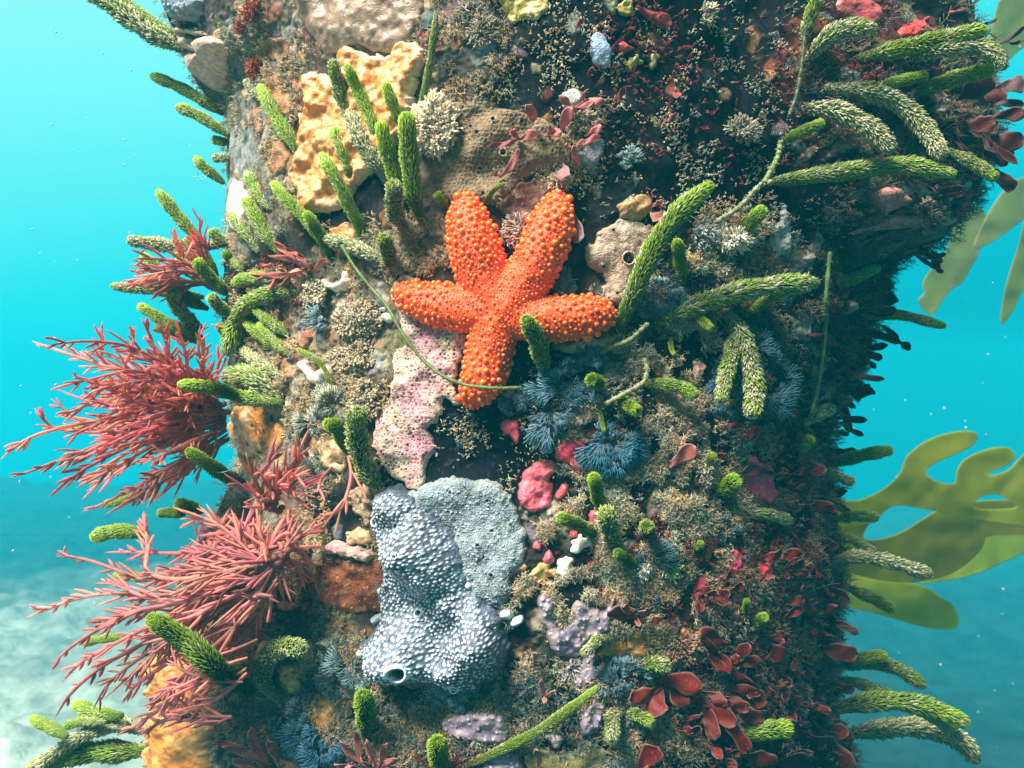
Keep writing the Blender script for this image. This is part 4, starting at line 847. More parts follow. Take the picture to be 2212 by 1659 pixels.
FR = [
 # left silhouette, top down
 ([(180,-30),(300,55),(400,108)],17,.75,'long dark fouled frond reaching out of the top left corner',.004),
 ([(215,-40),(320,40),(395,85)],11,.3,'greener frond behind the long fouled one at the top left corner',-.012),
 ([(328,163),(400,195),(482,247)],11,.15,'yellow green frond pointing left below the peach ascidian',.0),
 ([(383,231),(440,257),(495,292)],11,.2,'second frond from the top that points left into open water',.0),
 ([(462,302),(495,309)],9,.1,'very short green frond at the left edge under the second pointing one',.0),
 ([(462,341),(497,342)],8,.8,'very short brown fouled frond at the left edge',.0),
 ([(420,341),(450,368),(484,396)],10,.15,'small pale green frond at the left edge with white rootlets below it',.0),
 ([(342,416),(385,468),(440,525)],12,.15,'long frond leaning up and left into open water above the fouled horizontal one',.002),
 ([(278,518),(330,525),(400,532),(485,528)],12,.85,'brown fouled horizontal frond with a bright tip at the left edge',.004),
 ([(405,519),(430,545),(470,600)],13,.05,'bright green frond leaning left over the fouled horizontal one',.008),
 ([(457,497),(470,515),(495,530)],11,.3,'short green frond with a pinkish tip beside the fouled horizontal one',.004),
 ([(383,548),(425,585),(490,635)],15,.1,'thick dark green frond in the crowd at the left edge',.004),
 ([(306,555),(345,585),(385,625),(433,658)],13,.0,'smooth light green frond pointing up left in front of pink branches',.010),
 ([(247,618),(330,626),(440,642)],10,.6,'thin fouled frond lying level below the smooth light green one',.002),
 ([(379,630),(377,655),(400,686),(437,712)],14,.35,'bent frond with yellow green tip at the left edge',.012),
 ([(303,663),(360,695),(417,722)],11,.0,'pale green frond above the upper red seaweed',.0),
 ([(385,705),(410,720),(440,735)],11,.2,'small green frond tucked above the red seaweed',.0),
 ([(483,547),(505,565),(530,580)],11,.1,'short bright frond right of the crowd at the left edge',.010),
 ([(505,613),(560,600),(640,620)],13,.25,'bright tipped frond above the arched one left of the cream crescent',.014),
 ([(487,762),(510,700),(540,655),(590,633),(645,632)],17,.30,'arched frond bending down with grey back left of the rubble',.020),
 ([(556,668),(585,695),(625,725)],12,.1,'green frond behind the arched one',.006),
 ([(533,695),(565,725),(612,756)],13,.0,'dark green frond lying under the arched one',.008),
 ([(511,750),(560,785),(621,822)],11,.9,'brown fouled frond above the swollen green clump',.014),
 ([(497,812),(550,815),(612,862)],21,.45,'swollen grey green frond clump at the left of the rubble',.016),
 ([(389,830,.055),(450,842,.048),(520,857,.03),(612,870,.003)],14,.05,'bright green frond lying level across the upper red seaweed',.055),
 ([(645,757),(690,783),(711,820),(731,852)],6,.2,'thin pale green frond in front of the twisted cream ascidian',.010),
 # cluster in front of the orange sponge
 ([(533,178),(545,195),(562,215)],8,.9,'short pale fouled tip left of the upper left green frond',.008),
 ([(562,187),(600,260),(640,320),(648,350)],14,.1,'green frond leaning left at the left edge of the orange sponge',.014),
 ([(728,132),(736,187),(750,250),(762,330)],13,.65,'pale fouled upright frond, leftmost tall one on the orange sponge',.014),
 ([(750,143),(778,207),(811,283),(838,340)],13,.05,'clean green frond leaning left, just right of the tallest fouled one',.018),
 ([(834,183),(851,227),(875,285)],12,.0,'short clean green frond on the orange sponge left of the cream tuft',.014),
 ([(879,247),(884,333),(894,417),(908,475)],19,.05,'thickest bright green upright frond just left of the cream tuft',.022),
 ([(823,267),(834,317),(855,385),(875,440)],16,.05,'dark green upright frond left of the thickest one',.016),
 ([(722,280),(744,333),(770,402)],14,.15,'green frond in the middle of the orange sponge with bright specks',.010),
 ([(748,247),(791,317),(838,395)],14,1.,'grey brown fouled frond crossing the orange sponge',.020),
 ([(694,333),(731,393),(757,450),(776,490),(778,530)],13,.12,'green frond with a grey woolly tip over the lower orange sponge',.016),
 ([(848,397),(851,450),(870,495)],16,.60,'pale fuzzy upright frond below the dark green one',.020),
 ([(593,397),(638,447),(680,495),(712,552)],13,.05,'clean dark green frond leaning left below the orange sponge',.018),
 ([(661,460),(690,505),(716,560)],12,.05,'green frond close beside the clean dark one below the orange sponge',.016),
 ([(532,433),(564,487),(606,550)],14,.15,'pale green frond at the left below the cream white crust',.014),
 ([(534,377),(555,410),(583,452)],12,.35,'dull green frond left of the clean dark leaning one',.008),
 ([(832,512),(838,545),(842,575)],15,.35,'stubby pale green frond below the fuzzy upright one',.018),
 ([(704,517),(770,535),(835,568)],13,.9,'fouled grey frond lying level above the rubble',.008),
 ([(944,28),(938,80),(928,140),(914,207),(898,265)],7,.45,'long thin green stem frond right of the orange ear lobe',.010),
 ([(944,420),(965,450)],10,.0,'small dark green tip left of the upper left arm of the sea star',.006),
 ([(1088,392),(1066,415),(1042,442)],5,.1,'slim green blade between the two upper arms of the sea star',.012),
 # right of the star
 ([(1534,400),(1490,440),(1440,495),(1405,550),(1378,610),(1350,675),(1338,712)],20,.12,'largest clean green frond leaning right beside the sea star',.028),
 ([(1139,683),(1154,726),(1167,770),(1182,812)],17,.35,'green frond with white spiny edge under the right arm of the sea star',.022),
 ([(1762,607),(1680,615),(1600,630),(1500,662),(1412,700)],19,.45,'long pale green frond pointing right with its base at the grey tufts',.024),
 ([(1698,638),(1655,650),(1608,684)],11,.15,'short green side frond just below the long pale one',.018),
 ([(1622,893),(1628,830),(1615,760),(1590,700),(1560,672)],18,.75,'fouled grey green frond hanging down over the right hand blue fans',.026),
 ([(1560,866),(1570,800),(1585,740),(1592,700)],15,.50,'greener hanging frond left of the fouled grey one',.020),
 ([(1504,853),(1470,838),(1430,832),(1388,827)],14,.15,'light green side frond pointing right below the beige sponge area',.016),
 ([(1372,880),(1352,874),(1328,866)],14,.0,'small bright green tip left of the beige sponge with one hole',.014),
 ([(1305,932),(1298,900),(1292,878)],5,.2,'tiny hanging green shoot below the bright round tip',.008),
 ([(1539,706),(1515,692),(1490,690)],10,.0,'small green tip below the long pale frond',.016),
 ([(1454,768),(1450,748),(1448,730)],5,.0,'tiny green shoot under the base of the long pale frond',.010),
 ([(1462,522),(1468,560),(1476,612)],13,.05,'dark green upright frond left of the cream branching tuft',.012),
 ([(1650,450),(1622,480),(1590,518)],15,.0,'clean bright green frond above the cream branching tuft at right',.016),
 ([(2057,377),(1990,362),(1930,358),(1800,373),(1720,385),(1665,392)],17,.32,'long curved frond with green tip and white fouled base at upper right',.028),
 ([(1925,322),(1877,273),(1804,240),(1735,233)],18,.92,'heavily fouled pale frond curving down at upper right',.028),
 ([(2037,335),(1997,277),(1937,222),(1870,197),(1780,190)],17,.88,'dull fouled frond behind and above the heavily fouled pale one',.018),
 ([(1884,57),(1825,62),(1777,93),(1747,128)],16,.82,'pale fouled hooked frond near the top right',.022),
 ([(2127,67),(2037,87),(1937,107),(1850,127)],17,.25,'dark green frond pointing to the top right corner',.016),
 ([(2167,142),(2124,103),(2030,107),(1960,125)],15,.80,'brown fouled frond below the dark green one at top right',.018),
 ([(2146,150),(2070,167),(1965,205)],15,.15,'green frond pointing right below the brown fouled one at top right',.020),
 ([(2000,163),(1945,175),(1890,190)],12,.0,'short clean green frond in the shade at top right',.022),
 ([(1775,266),(1730,285),(1687,310)],11,.05,'yellow green side frond above the long curved frond',.018),
 ([(2150,383),(2104,353),(2050,325)],13,.35,'dim green frond at the right edge under the fouled ones',.012),
 ([(1770,-10),(1752,30),(1737,90)],13,.25,'dark green frond at the top edge above the hooked one',.012),
 # right silhouette
 ([(2040,704),(1987,688),(1937,680),(1860,686)],10,.20,'thin dark frond pointing right into open water below the lump',.002),
 ([(1924,973),(1864,983),(1785,1005)],13,.05,'green frond with a yellow tip pointing right above the kelp',.004),
 ([(1840,1042),(1800,1025),(1770,1015)],9,.85,'fouled frond stub below the yellow tipped one at right',.002),
 ([(1897,583),(1850,598),(1805,613)],11,.3,'dim green frond near the lump on the right edge',.006),
 ([(1798,880),(1765,895),(1735,918)],12,.8,'fouled frond above the yellow tipped one',.012),
 ([(1752,946),(1738,960),(1720,975)],12,.05,'short dark green frond in the shade on the right',.010),
 ([(1897,1110),(1850,1116),(1800,1122)],10,.45,'dim frond over the upper kelp blade',.002),
 ([(1890,1192),(1840,1165),(1800,1158)],9,.35,'small dark frond against the kelp, upper of three',.0),
 ([(2012,1238),(1937,1216),(1860,1203),(1795,1210)],12,.90,'long grey fouled frond lying against the kelp, middle of three',.002),
 ([(1924,1318),(1887,1293),(1830,1270)],12,.2,'green frond against the lowest kelp blade, lowest of three',.0),
 ([(1914,1418),(1875,1420),(1815,1432)],12,.1,'stubby green frond at right above the two long lower ones',.006),
 ([(1998,1475),(1937,1445),(1870,1434),(1795,1438)],13,.45,'dark frond with a pointed tip just under the stubby green one at right',.0),
 ([(1937,1508),(1870,1480),(1810,1466)],10,.45,'slim brown frond above the longest green one at lower right',-.004),
 ([(2088,1556),(2040,1538),(2000,1526),(1904,1516),(1780,1535)],19,.18,'longest green frond at the lower right with a bright tip',.010),
 ([(2108,1642),(2075,1600),(1987,1573),(1900,1575),(1820,1588)],17,.85,'fouled brown frond bending down at the bottom right',.004),
 ([(2075,1590),(2010,1545),(1960,1525)],12,.85,'fouled brown frond crossing behind the longest green one',-.010),
 ([(1704,1573),(1660,1578),(1600,1584)],19,.0,'bright yellow green frond among the dark red leaves at lower right',.024),
 ([(352,600),(395,640),(450,668)],12,.2,'green frond between the smooth light green one and the bent one at the left edge',.002),
 ([(425,560),(455,600),(500,640)],13,.1,'green frond just right of the thick dark one in the left edge crowd',.012),
 ([(455,640),(480,665),(520,690)],12,.3,'short green frond in front of the left edge crowd base',.012),
 ([(470,700),(500,725),(540,745)],12,.1,'green frond under the arched one near the left edge',.008),
 ([(340,700),(385,722),(430,740)],10,.1,'pale green frond just over the top of the upper red seaweed',-.01),
 ([(505,465),(530,500),(560,545)],11,.4,'dull fouled frond left of the pale green one below the cream white crust',.006),
 ([(560,700),(590,735),(630,770)],10,.25,'slim green frond right of the dark green one under the arched frond',.008),
 ([(545,845),(570,855),(612,872)],13,.5,'fouled frond beside the swollen clump base',.016),
 ([(250,1240),(290,1245),(340,1250)],10,.1,'green frond seen through the lower red seaweed',-.02),
 ([(180,1390),(220,1380),(270,1375)],9,.1,'small green frond seen under the lower red seaweed branches',-.03),
 # lower right face
 ([(1284,1030),(1287,1060),(1298,1098)],14,.0,'bright green upright tip just left of the large lower blue fan',.016),
 ([(1205,1110),(1250,1133),(1292,1158)],13,.15,'green frond leaning left between two small pink crusts',.016),
 ([(1308,1106),(1317,1146),(1336,1185)],18,.70,'pale fouled frond standing beside the small pink crusts',.020),
 ([(1335,1192),(1350,1205),(1370,1228)],13,.05,'green tip below the pale fouled frond of the lower face',.014),
 ([(1592,1036),(1568,1050),(1538,1063)],16,.0,'fat bright green frond pointing right above the lower right red crusts',.018),
 ([(1700,1118),(1660,1112),(1600,1108)],11,.75,'pale fouled frond lying level near the right edge below the forked crimson crust',.010),
 ([(1258,1412),(1285,1385),(1330,1370)],10,.65,'fouled frond end on the purple sponge',.012),
 ([(1438,1436),(1415,1430),(1385,1440)],14,.45,'fouled green tip above the big red leaves',.014),
 ([(1320,1592),(1325,1550),(1345,1530)],14,.65,'fouled hook shaped frond near the bottom right of centre',.014),
 ([(1404,1557),(1380,1548),(1345,1545)],12,.35,'short green frond pointing right beside the fouled hook',.014),
 ([(1655,1328),(1640,1338),(1618,1352)],11,.0,'small smooth green tip among the dark red leaves',.014),
 ([(1614,1296),(1611,1318),(1612,1342)],7,.0,'slim green shoot just left of the small smooth tip',.010),
 ([(1520,1172),(1505,1180),(1490,1188)],8,.0,'tiny green tip between red crusts on the right',.008),
 ([(1545,985),(1530,1000),(1520,1010)],9,.1,'little green tip beside the beige turf on the right',.008),
 # lower left
 ([(773,888),(770,930),(788,1003),(832,1078)],20,.45,'large pale green curved frond reaching down to the blue sponge',.028),
 ([(714,910),(731,936),(755,978)],15,.0,'clean bright green tip left of the large pale curved frond',.020),
 ([(405,983,.055),(467,1016,.04),(530,1045,.003)],14,.1,'green frond with white rootlets between the two red seaweeds',.05),
 ([(158,926),(233,926),(305,935)],9,.0,'green frond seen behind the outer branches of the upper red seaweed',-.02),
 ([(213,905),(260,906),(310,912)],8,.0,'smaller green frond behind the upper red seaweed',-.025),
 ([(398,890),(410,905),(432,930)],10,.2,'olive frond inside the upper red seaweed',-.002),
 ([(228,1090),(262,1082),(305,1066)],9,.0,'green frond under the lowest branches of the upper red seaweed',-.02),
 ([(388,1090),(410,1096),(440,1105)],14,.0,'bright green tip at the base of the upper red seaweed',.010),
 ([(340,1108),(370,1108),(400,1112)],10,.1,'dim green frond left of the bright tip between the red seaweeds',.0),
 ([(202,1160),(250,1148),(320,1152)],15,.0,'fat light green frond standing out left above the lower red seaweed',-.01),
 ([(326,1336,.085),(400,1383,.078),(467,1440,.055),(542,1496,.004)],23,.0,'huge smooth olive green frond at the lower left',.085),
 ([(650,1405),(608,1398),(575,1428),(571,1473),(612,1520)],18,.50,'pale green hooked frond at the lower left',.034),
 ([(786,1498),(788,1540),(792,1592)],20,.05,'bright green upright frond below the blue sponge',.026),
 ([(945,1602),(947,1628),(950,1665)],20,.05,'bright green tip at the bottom edge left of centre',.026),
 ([(1290,1480),(1217,1540),(1150,1588),(1050,1637),(1000,1655)],10,.15,'long thin green runner frond slanting along the bottom',.016),
 ([(70,1665),(167,1628),(330,1622)],22,.10,'big green frond in the bottom left corner',-.01),
 ([(72,1552),(110,1573),(145,1592)],12,.0,'smooth green frond farthest left near the bottom',-.02),
 ([(160,1526),(207,1542),(265,1546)],15,.05,'bright green frond above the fouled ones at the bottom left',-.012),
 ([(142,1568),(180,1562),(230,1560)],9,.3,'small green frond between the bottom left ones',-.012),
 ([(60,1680),(140,1610),(200,1578),(275,1570)],12,.95,'brown fouled frond lying on the big green one in the bottom left corner',.0),
 ([(180,1556),(240,1560),(310,1580)],14,.85,'fouled brown frond under the tips of the lower red seaweed',-.006),
]
for q in FR:
    shade = .85
    frond(q[0], q[1], q[2], q[3], lift=q[4], gain=.62 if 'olive green' in q[3] else 1.0, roots=14 if 'rootlets between' in q[3] else (8 if 'rootlets below' in q[3] else 0))
# two fronds that point at the camera
for (x, y, r, lb) in ((1289, 826, 15, 'bright round green tip facing the camera among the blue fans'), (1399, 1140, 14, 'round green tip facing the camera in the lower turf')):
    th, z, d, ok = hit1(x, y); nrm = np.array([math.sin(th), -math.cos(th), 0])
    A = ray(x, y, d - .001); B = ray(x - 2, y - 3, d - .014)
    old = path3; path3 = lambda *a, **k: np.array([A, (A + B) / 2, B]); frond([(x, y), (x, y), (x, y)], r, .0 if x < 1300 else .2, lb); path3 = old
GR = (.085, .13, .025); BR = (.20, .19, .10)
runner([(738,530),(765,575),(800,620),(838,665),(870,722),(905,768),(950,808),(1000,830),(1060,838),(1125,838)], 3.8, GR, 'thin green runner crossing the lower arm of the sea star', lift=.020, lift0=.010, fuzz=260)
runner([(1392,775),(1398,800),(1388,828),(1350,850),(1310,872)], 5.5, BR, 'fouled stem joining the light green side frond', lift=.010, fuzz=150, lift0=.008)
runner([(1668,392),(1640,402),(1600,445),(1550,478)], 5.5, BR, 'fouled stem of the long curved frond at upper right', lift=.006, fuzz=200, lift0=.018)
runner([(1687,305),(1680,340),(1662,375),(1650,395)], 6, (.16,.18,.06), 'short stem below the yellow green side frond', lift=.016, fuzz=60, lift0=.014)
runner([(1740,60),(1733,130),(1722,200),(1705,250)], 4.2, (.07,.085,.035), 'upright fouled stem on the dark wood at upper right', lift=.007, fuzz=420)
runner([(1793,545),(1785,640),(1783,720),(1768,830),(1752,895)], 5, (.10,.16,.06), 'slim green strand hanging along the right edge of the piling', lift=.008, fuzz=120)
runner([(1400,700),(1360,735),(1310,755),(1290,770)], 6, (.10,.12,.05), 'dark stem at the foot of the largest clean green frond', lift=.004, fuzz=40, lift0=.012)
# ---------------------------------------------------------------- branching red seaweeds
M_red = mat('red_branches', rough=.45, spec=.45, bump=.25, bscale=2500, var=.22, vscale=200, transl=.5)
RC = np.array([.72, .27, .25])
def branch_geo(P, r0, depth, lr, side=1.0):
    """one main branch with its side branchlets, tapered at both ends like cigars"""
    g = Geo(); n = len(P); u = np.linspace(0, 1, n)
    prof = r0 * (0.75 + .35 * np.sin(u * math.pi)) * np.sqrt(np.clip(1 - ((u - .82) / .18).clip(0) ** 2, .03, 1))
    c = RC * (1 + lr.uniform(-.3, .3)) * np.array([1, lr.uniform(.85, 1.2), lr.uniform(.8, 1.08)]); g.tube(P, prof, c * (np.interp(u, [0, .5, 1], [.7, .9, 1.1])[:, None] + np.array([0, .1, .2]) * u[:, None]), 7)
    L = np.linalg.norm(np.diff(P, axis=0), axis=1).sum(); T = unit(np.gradient(P, axis=0))
    k = int(side * L / .0042)
    for i in range(k):
        j = int(lr.uniform(.12, .93) * n); j = min(n - 2, j)
        perp = unit(np.cross(T[j], unit(lr.normal(size=3) * np.array([.5, 1, .5]) + np.array([0, 0, 0]))))
        d = unit(T[j] * lr.uniform(1.1, 2.6) + perp); l = lr.uniform(.005, .016) * (1.15 - .75 * j / n) * 1.15
        q = np.linspace(0, 1, 8)[:, None]; bend = T[j] * .25 * l
        S = P[j] + d * l * q + bend * q * q
        uu = q[:, 0]; rr = r0 * lr.uniform(.62, .95) * (.55 + .5 * np.sin(uu * math.pi)) * np.sqrt(np.clip(1 - ((uu - .75) / .25).clip(0) ** 2, .05, 1))
        g.tube(S, rr, c * lr.uniform(.85, 1.2), 6)
        if lr.random() < .35 and l > .007:
            d2 = unit(d + lr.normal(size=3) * .5); S2 = S[4] + d2 * l * .55 * q; g.tube(S2, rr * .7, c, 5)
    m = int(L / .0022)                                # silt specks on the branches
    kk = lr.integers(0, n, m); off = unit(lr.normal(size=(m, 3)))
    g.balls(P[kk] + off * r0 * 1.0, lr.uniform(.00010, .00024, m), np.array([.62, .50, .42]) * lr.uniform(.6, 1.1, (m, 1)), 1)
    return g
def red_alga(mains, base, label, r=.00115, extra=0, spread=None, lr=None, yb=.43, ydep=.02, side=1.0):
    root = empty('red_seaweed', tuple(base), label, 'seaweed')
    allp = []
    for m in mains: allp.append((list(m), lr.uniform(-1, 1) * ydep))
    for _ in range(extra):
        a = mains[lr.integers(0, len(mains))]; b = mains[lr.integers(0, len(mains))]
        w = lr.uniform(.1, .9); s = lr.uniform(.45, .88)
        q0 = np.array([a[-1][:2]]) * w + np.array([b[-1][:2]]) * (1 - w)
        ta = np.array(a[0][:2]); tb = np.array(b[0][:2]); tip = ta * w + tb * (1 - w); tip = q0[0] + (tip - q0[0]) * s + lr.normal(size=2) * 14
        mid = (q0[0] + tip) / 2 + lr.normal(size=2) * 12 - np.array([0, 8])
        allp.append(([tuple(tip), tuple(mid), tuple(q0[0])], lr.uniform(-1.6, .9) * ydep))
    for pts, dy in allp:
        pts = pts[::-1]; n = len(pts); P = []
        for i, p in enumerate(pts):
            u = i / max(1, n - 1); y = base[1] * (1 - u) + (yb + dy) * u
            P.append(ray(p[0], p[1], y))
        P = np.vstack([P]); P = spline(P, 26); q_ = np.linspace(0, 1, 26)[:, None]; P = P + np.sin(q_ * lr.uniform(2, 7) + lr.uniform(0, 6)) * q_ * lr.normal(size=3) * .0018
        gg = branch_geo(P, r * lr.uniform(.85, 1.15), dy, lr, side)
        gg.build('branch', M_red, root)
    hg = Geo(); q = np.array(base) + lr.normal(size=(14, 3)) * .0022; hg.balls(q, lr.uniform(.0012, .0026, 14), RC * .5, 1); hg.build('holdfast', M_red, root)
    return root
lr = np.random.default_rng(31)
m1 = [[(73,735),(200,775),(270,800),(400,850),(480,880)],[(123,741),(180,737),(240,745),(300,765),(420,815),(480,850)],[(207,718),(218,755),(230,782),(330,810),(440,860)],
 [(290,705),(278,750),(272,795),(360,830),(460,870)],[(308,692),(330,740),(348,800),(400,840),(470,870)],[(343,695),(362,750),(372,815),(440,860)],[(382,718),(402,760),(416,815),(460,850)],
 [(155,810),(230,845),(330,880),(470,890)],[(110,830),(200,865),(300,900),(460,905)],[(130,838),(210,818),(290,800),(390,830),(470,860)],[(193,812),(250,802),(320,808),(440,860)],
 [(103,865),(190,915),(300,920),(470,910)],[(83,888),(130,925),(240,935),(440,930)],[(7,992),(60,950),(130,925),(250,900),(360,880),(470,880)],[(130,905),(200,870),(270,840),(380,850),(470,870)],
 [(35,1032),(130,990),(240,945),(350,905),(480,890)],[(120,1058),(190,1010),(290,960),(400,925),(480,905)],[(113,1016),(200,975),(300,930),(400,900),(480,890)],
 [(167,1045),(250,1000),(350,950),(480,915)],[(187,1060),(280,1010),(380,960),(490,920)],[(177,1100),(230,1080),(310,1040),(400,990),(490,930)],[(233,1108),(300,1070),(380,1010),(490,940)],
 [(263,1105),(330,1062),(400,1005),(495,945)],[(340,1080),(380,1040),(430,990),(495,950)],[(435,700),(432,760),(440,800),(450,850),(470,880)],[(455,700),(500,720),(470,790),(470,860)]]
red_alga(m1, hit_b := ray(485, 890, .468), 'larger upper bushy pinkish red branching seaweed spreading left into open water', extra=56, lr=lr, yb=.43, ydep=.035, r=.0008)
m2 = [[(120,1204),(180,1212),(240,1232),(320,1256),(460,1220),(600,1180)],[(57,1336),(110,1312),(170,1290),(250,1280),(340,1290),(480,1260),(610,1200)],[(113,1430),(150,1395),(200,1362),(280,1320),(430,1290),(600,1210)],
 [(135,1478),(180,1430),(250,1390),(350,1340),(480,1290),(610,1220)],[(113,1553),(150,1500),(220,1440),(300,1395),(420,1330),(600,1230)],[(200,1530),(230,1480),(290,1430),(400,1360),(590,1240)],
 [(267,1520),(300,1480),(370,1430),(450,1370),(600,1250)],[(250,1582),(310,1540),(380,1490),(440,1430),(590,1270)],[(313,1592),(350,1562),(420,1550),(500,1548)],[(370,1545),(385,1500),(400,1460),(480,1380),(600,1260)],
 [(505,1346),(530,1290),(560,1240),(620,1190)],[(318,1105),(325,1180),(322,1235),(400,1250),(560,1210)],[(440,1106),(425,1180),(415,1240),(500,1230),(610,1190)],[(690,1222),(650,1190),(620,1180),(600,1200)],
 [(703,1128),(660,1150),(620,1180),(600,1200)],[(635,1352),(580,1342),(510,1352),(500,1300),(560,1230)],[(640,1118),(600,1150),(560,1200)],[(560,1070),(540,1130),(520,1190),(580,1210)],
 [(200,1256),(250,1260),(320,1290),(450,1290),(600,1220)],[(660,1270),(640,1220),(600,1200)],[(510,1090),(480,1140),(460,1200),(560,1220)],[(190,1350),(270,1325),(360,1300),(500,1270),(610,1210)]]
red_alga(m2, ray(605, 1205, .385), 'lower bushy pinkish red branching seaweed left of the rust red crust', extra=60, lr=lr, yb=.415, ydep=.022, r=.00084)
m3 = [[(283,588),(340,576),(400,572),(450,600)],[(248,622),(310,606),(380,604),(450,612)],[(300,555),(350,560),(410,575),(455,600)],[(330,650),(370,625),(440,615)],[(350,640),(380,618),(440,610)],[(430,475),(435,500),(450,560)]]
red_alga(m3, ray(455, 608, .49), 'small pink branching seaweed among the green fronds at the left edge', r=.0008, extra=8, lr=lr, yb=.47, ydep=.012)
m5 = [[(650,938),(628,990),(600,1050),(580,1100)],[(690,1130),(735,1090),(758,1030),(752,985)],[(640,1000),(615,1040),(590,1085)],[(600,1000),(598,1040),(585,1080)],[(560,1060),(572,1080),(582,1100)]]
red_alga(m5, ray(590, 1090, .375), 'thin red seaweed tuft above the lower bushy red one', r=.0008, extra=10, lr=lr, yb=.362, ydep=.006)

# ---------------------------------------------------------------- flat leaved red seaweeds
M_leaf = mat('red_leaf', rough=.55, spec=.25, bump=.3, bscale=900, var=.22, vscale=260, transl=.28)
PK = (.66, .20, .19); DK = (.17, .014, .012); MD = (.40, .06, .05); VD = (.075, .012, .016)
def blade_geo(P3, w, col, nrm, lr, rim=True, ruf=.0006, shape=1.0):
    P = spline(P3, 15); n = 15; T = unit(np.gradient(P, axis=0)); u = np.linspace(0, 1, n)
    wid = w * (.16 + .84 * sstep(0, .62, u)) * np.sqrt(np.clip(1 - ((u - .74).clip(0) / .262) ** 2.4, .004, 1)) * (1 + .13 * np.sin(u * lr.uniform(6, 14) + lr.uniform(0, 6)))
    wid[0] = w * .12
    side = unit(np.cross(T, nrm)); up = np.cross(side, T); m = 9; q = np.linspace(-1, 1, m)
    V = P[:, None] + side[:, None] * (wid[:, None] * q)[..., None] + up[:, None] * (ruf * np.sin(u[:, None] * 8 + q * 2 + lr.uniform(0, 6)) + .22 * wid[:, None] * (q ** 2) * lr.uniform(-1, 1))[..., None]
    th = .00016
    Vt = (V + up[:, None] * th).reshape(-1, 3); Vb = (V - up[:, None] * th).reshape(-1, 3)
    idx = np.arange(n * m).reshape(n, m); q1 = np.stack([idx[:-1, :-1], idx[:-1, 1:], idx[1:, 1:], idx[1:, :-1]], -1).reshape(-1, 4)
    q2 = q1[:, ::-1] + n * m
    b = np.concatenate([idx[:, 0], idx[-1, 1:], idx[::-1, -1][1:], idx[0, ::-1][1:]]); b2 = np.roll(b, -1)
    q3 = np.stack([b, b2, b2 + n * m, b + n * m], -1)
    c = np.array(col) * lr.uniform(.8, 1.2); c = c * np.array([.58, .36, .33]) if c.max() < .38 else c * .8; C = np.tile(c, (n, m, 1)); 
    if rim:
        e = (np.abs(q)[None] > .93) | (u[:, None] > .97); e = e & (u[:, None] > .12)
        C[e] = C[e] * .55 + np.array([.62, .42, .36]) * .45 * (.35 + .65 * min(1, c.max() / .3))
    C = C.reshape(-1, 3)
    g = Geo(); g.add(np.vstack([Vt, Vb]), np.vstack([q1, q2, q3]), None, np.vstack([C, C]))
    m_ = 10; k = lr.integers(0, n * m, m_); g.balls(Vt[k], lr.uniform(.00010, .0002, m_), np.array([.6, .5, .42]) * min(1, .4 + c.max() * 2), 1)
    return g
def leafy(blades, col, label, group=None, lift=.012, name='leafy_red_seaweed', lr=lr, ruf=.0006):
    """blades: [((bx,by),(tx,ty),full width[,lift])...] in measured points"""
    b0 = blades[0][0]; base = path3([b0, b0], .001, .001)[0]
    root = empty(name, tuple(base), label, 'seaweed', group)
    q = path3([b0, blades[0][1]], .0, lift * .35); gs = Geo(); gs.tube(spline(np.array([q[0] + np.array([0, .002, 0]), q[0] * .93 + q[1] * .07]), 6), .0005, np.array(col) * .7, 6); gs.build('stalk', M_leaf, root)
    for b in blades:
        l = b[3] if len(b) > 3 else lift
        (x0, y0), (x1, y1) = b[0], b[1]
        mx, my = (x0 + x1) / 2 + (y1 - y0) * lr.uniform(-.12, .12), (y0 + y1) / 2 - (x1 - x0) * lr.uniform(-.12, .12)
        P = path3([(x0, y0), (mx, my), (x1, y1)], l * .35, l)
        w = b[2] / 2 * P[:, 1].mean() / F0 * (.95 if max(col) < .38 else 1.0)
        nr = unit(np.array([lr.uniform(-.35, .35), -1, lr.uniform(-.25, .35)]))
        blade_geo(P, w, col, nr, lr, ruf=ruf).build('blade', M_leaf, root)
    return root
def T(k, bl): return [(t(k, [b[0]])[0], t(k, [b[1]])[0], b[2] / 3.0) + tuple(b[3:]) for b in bl]
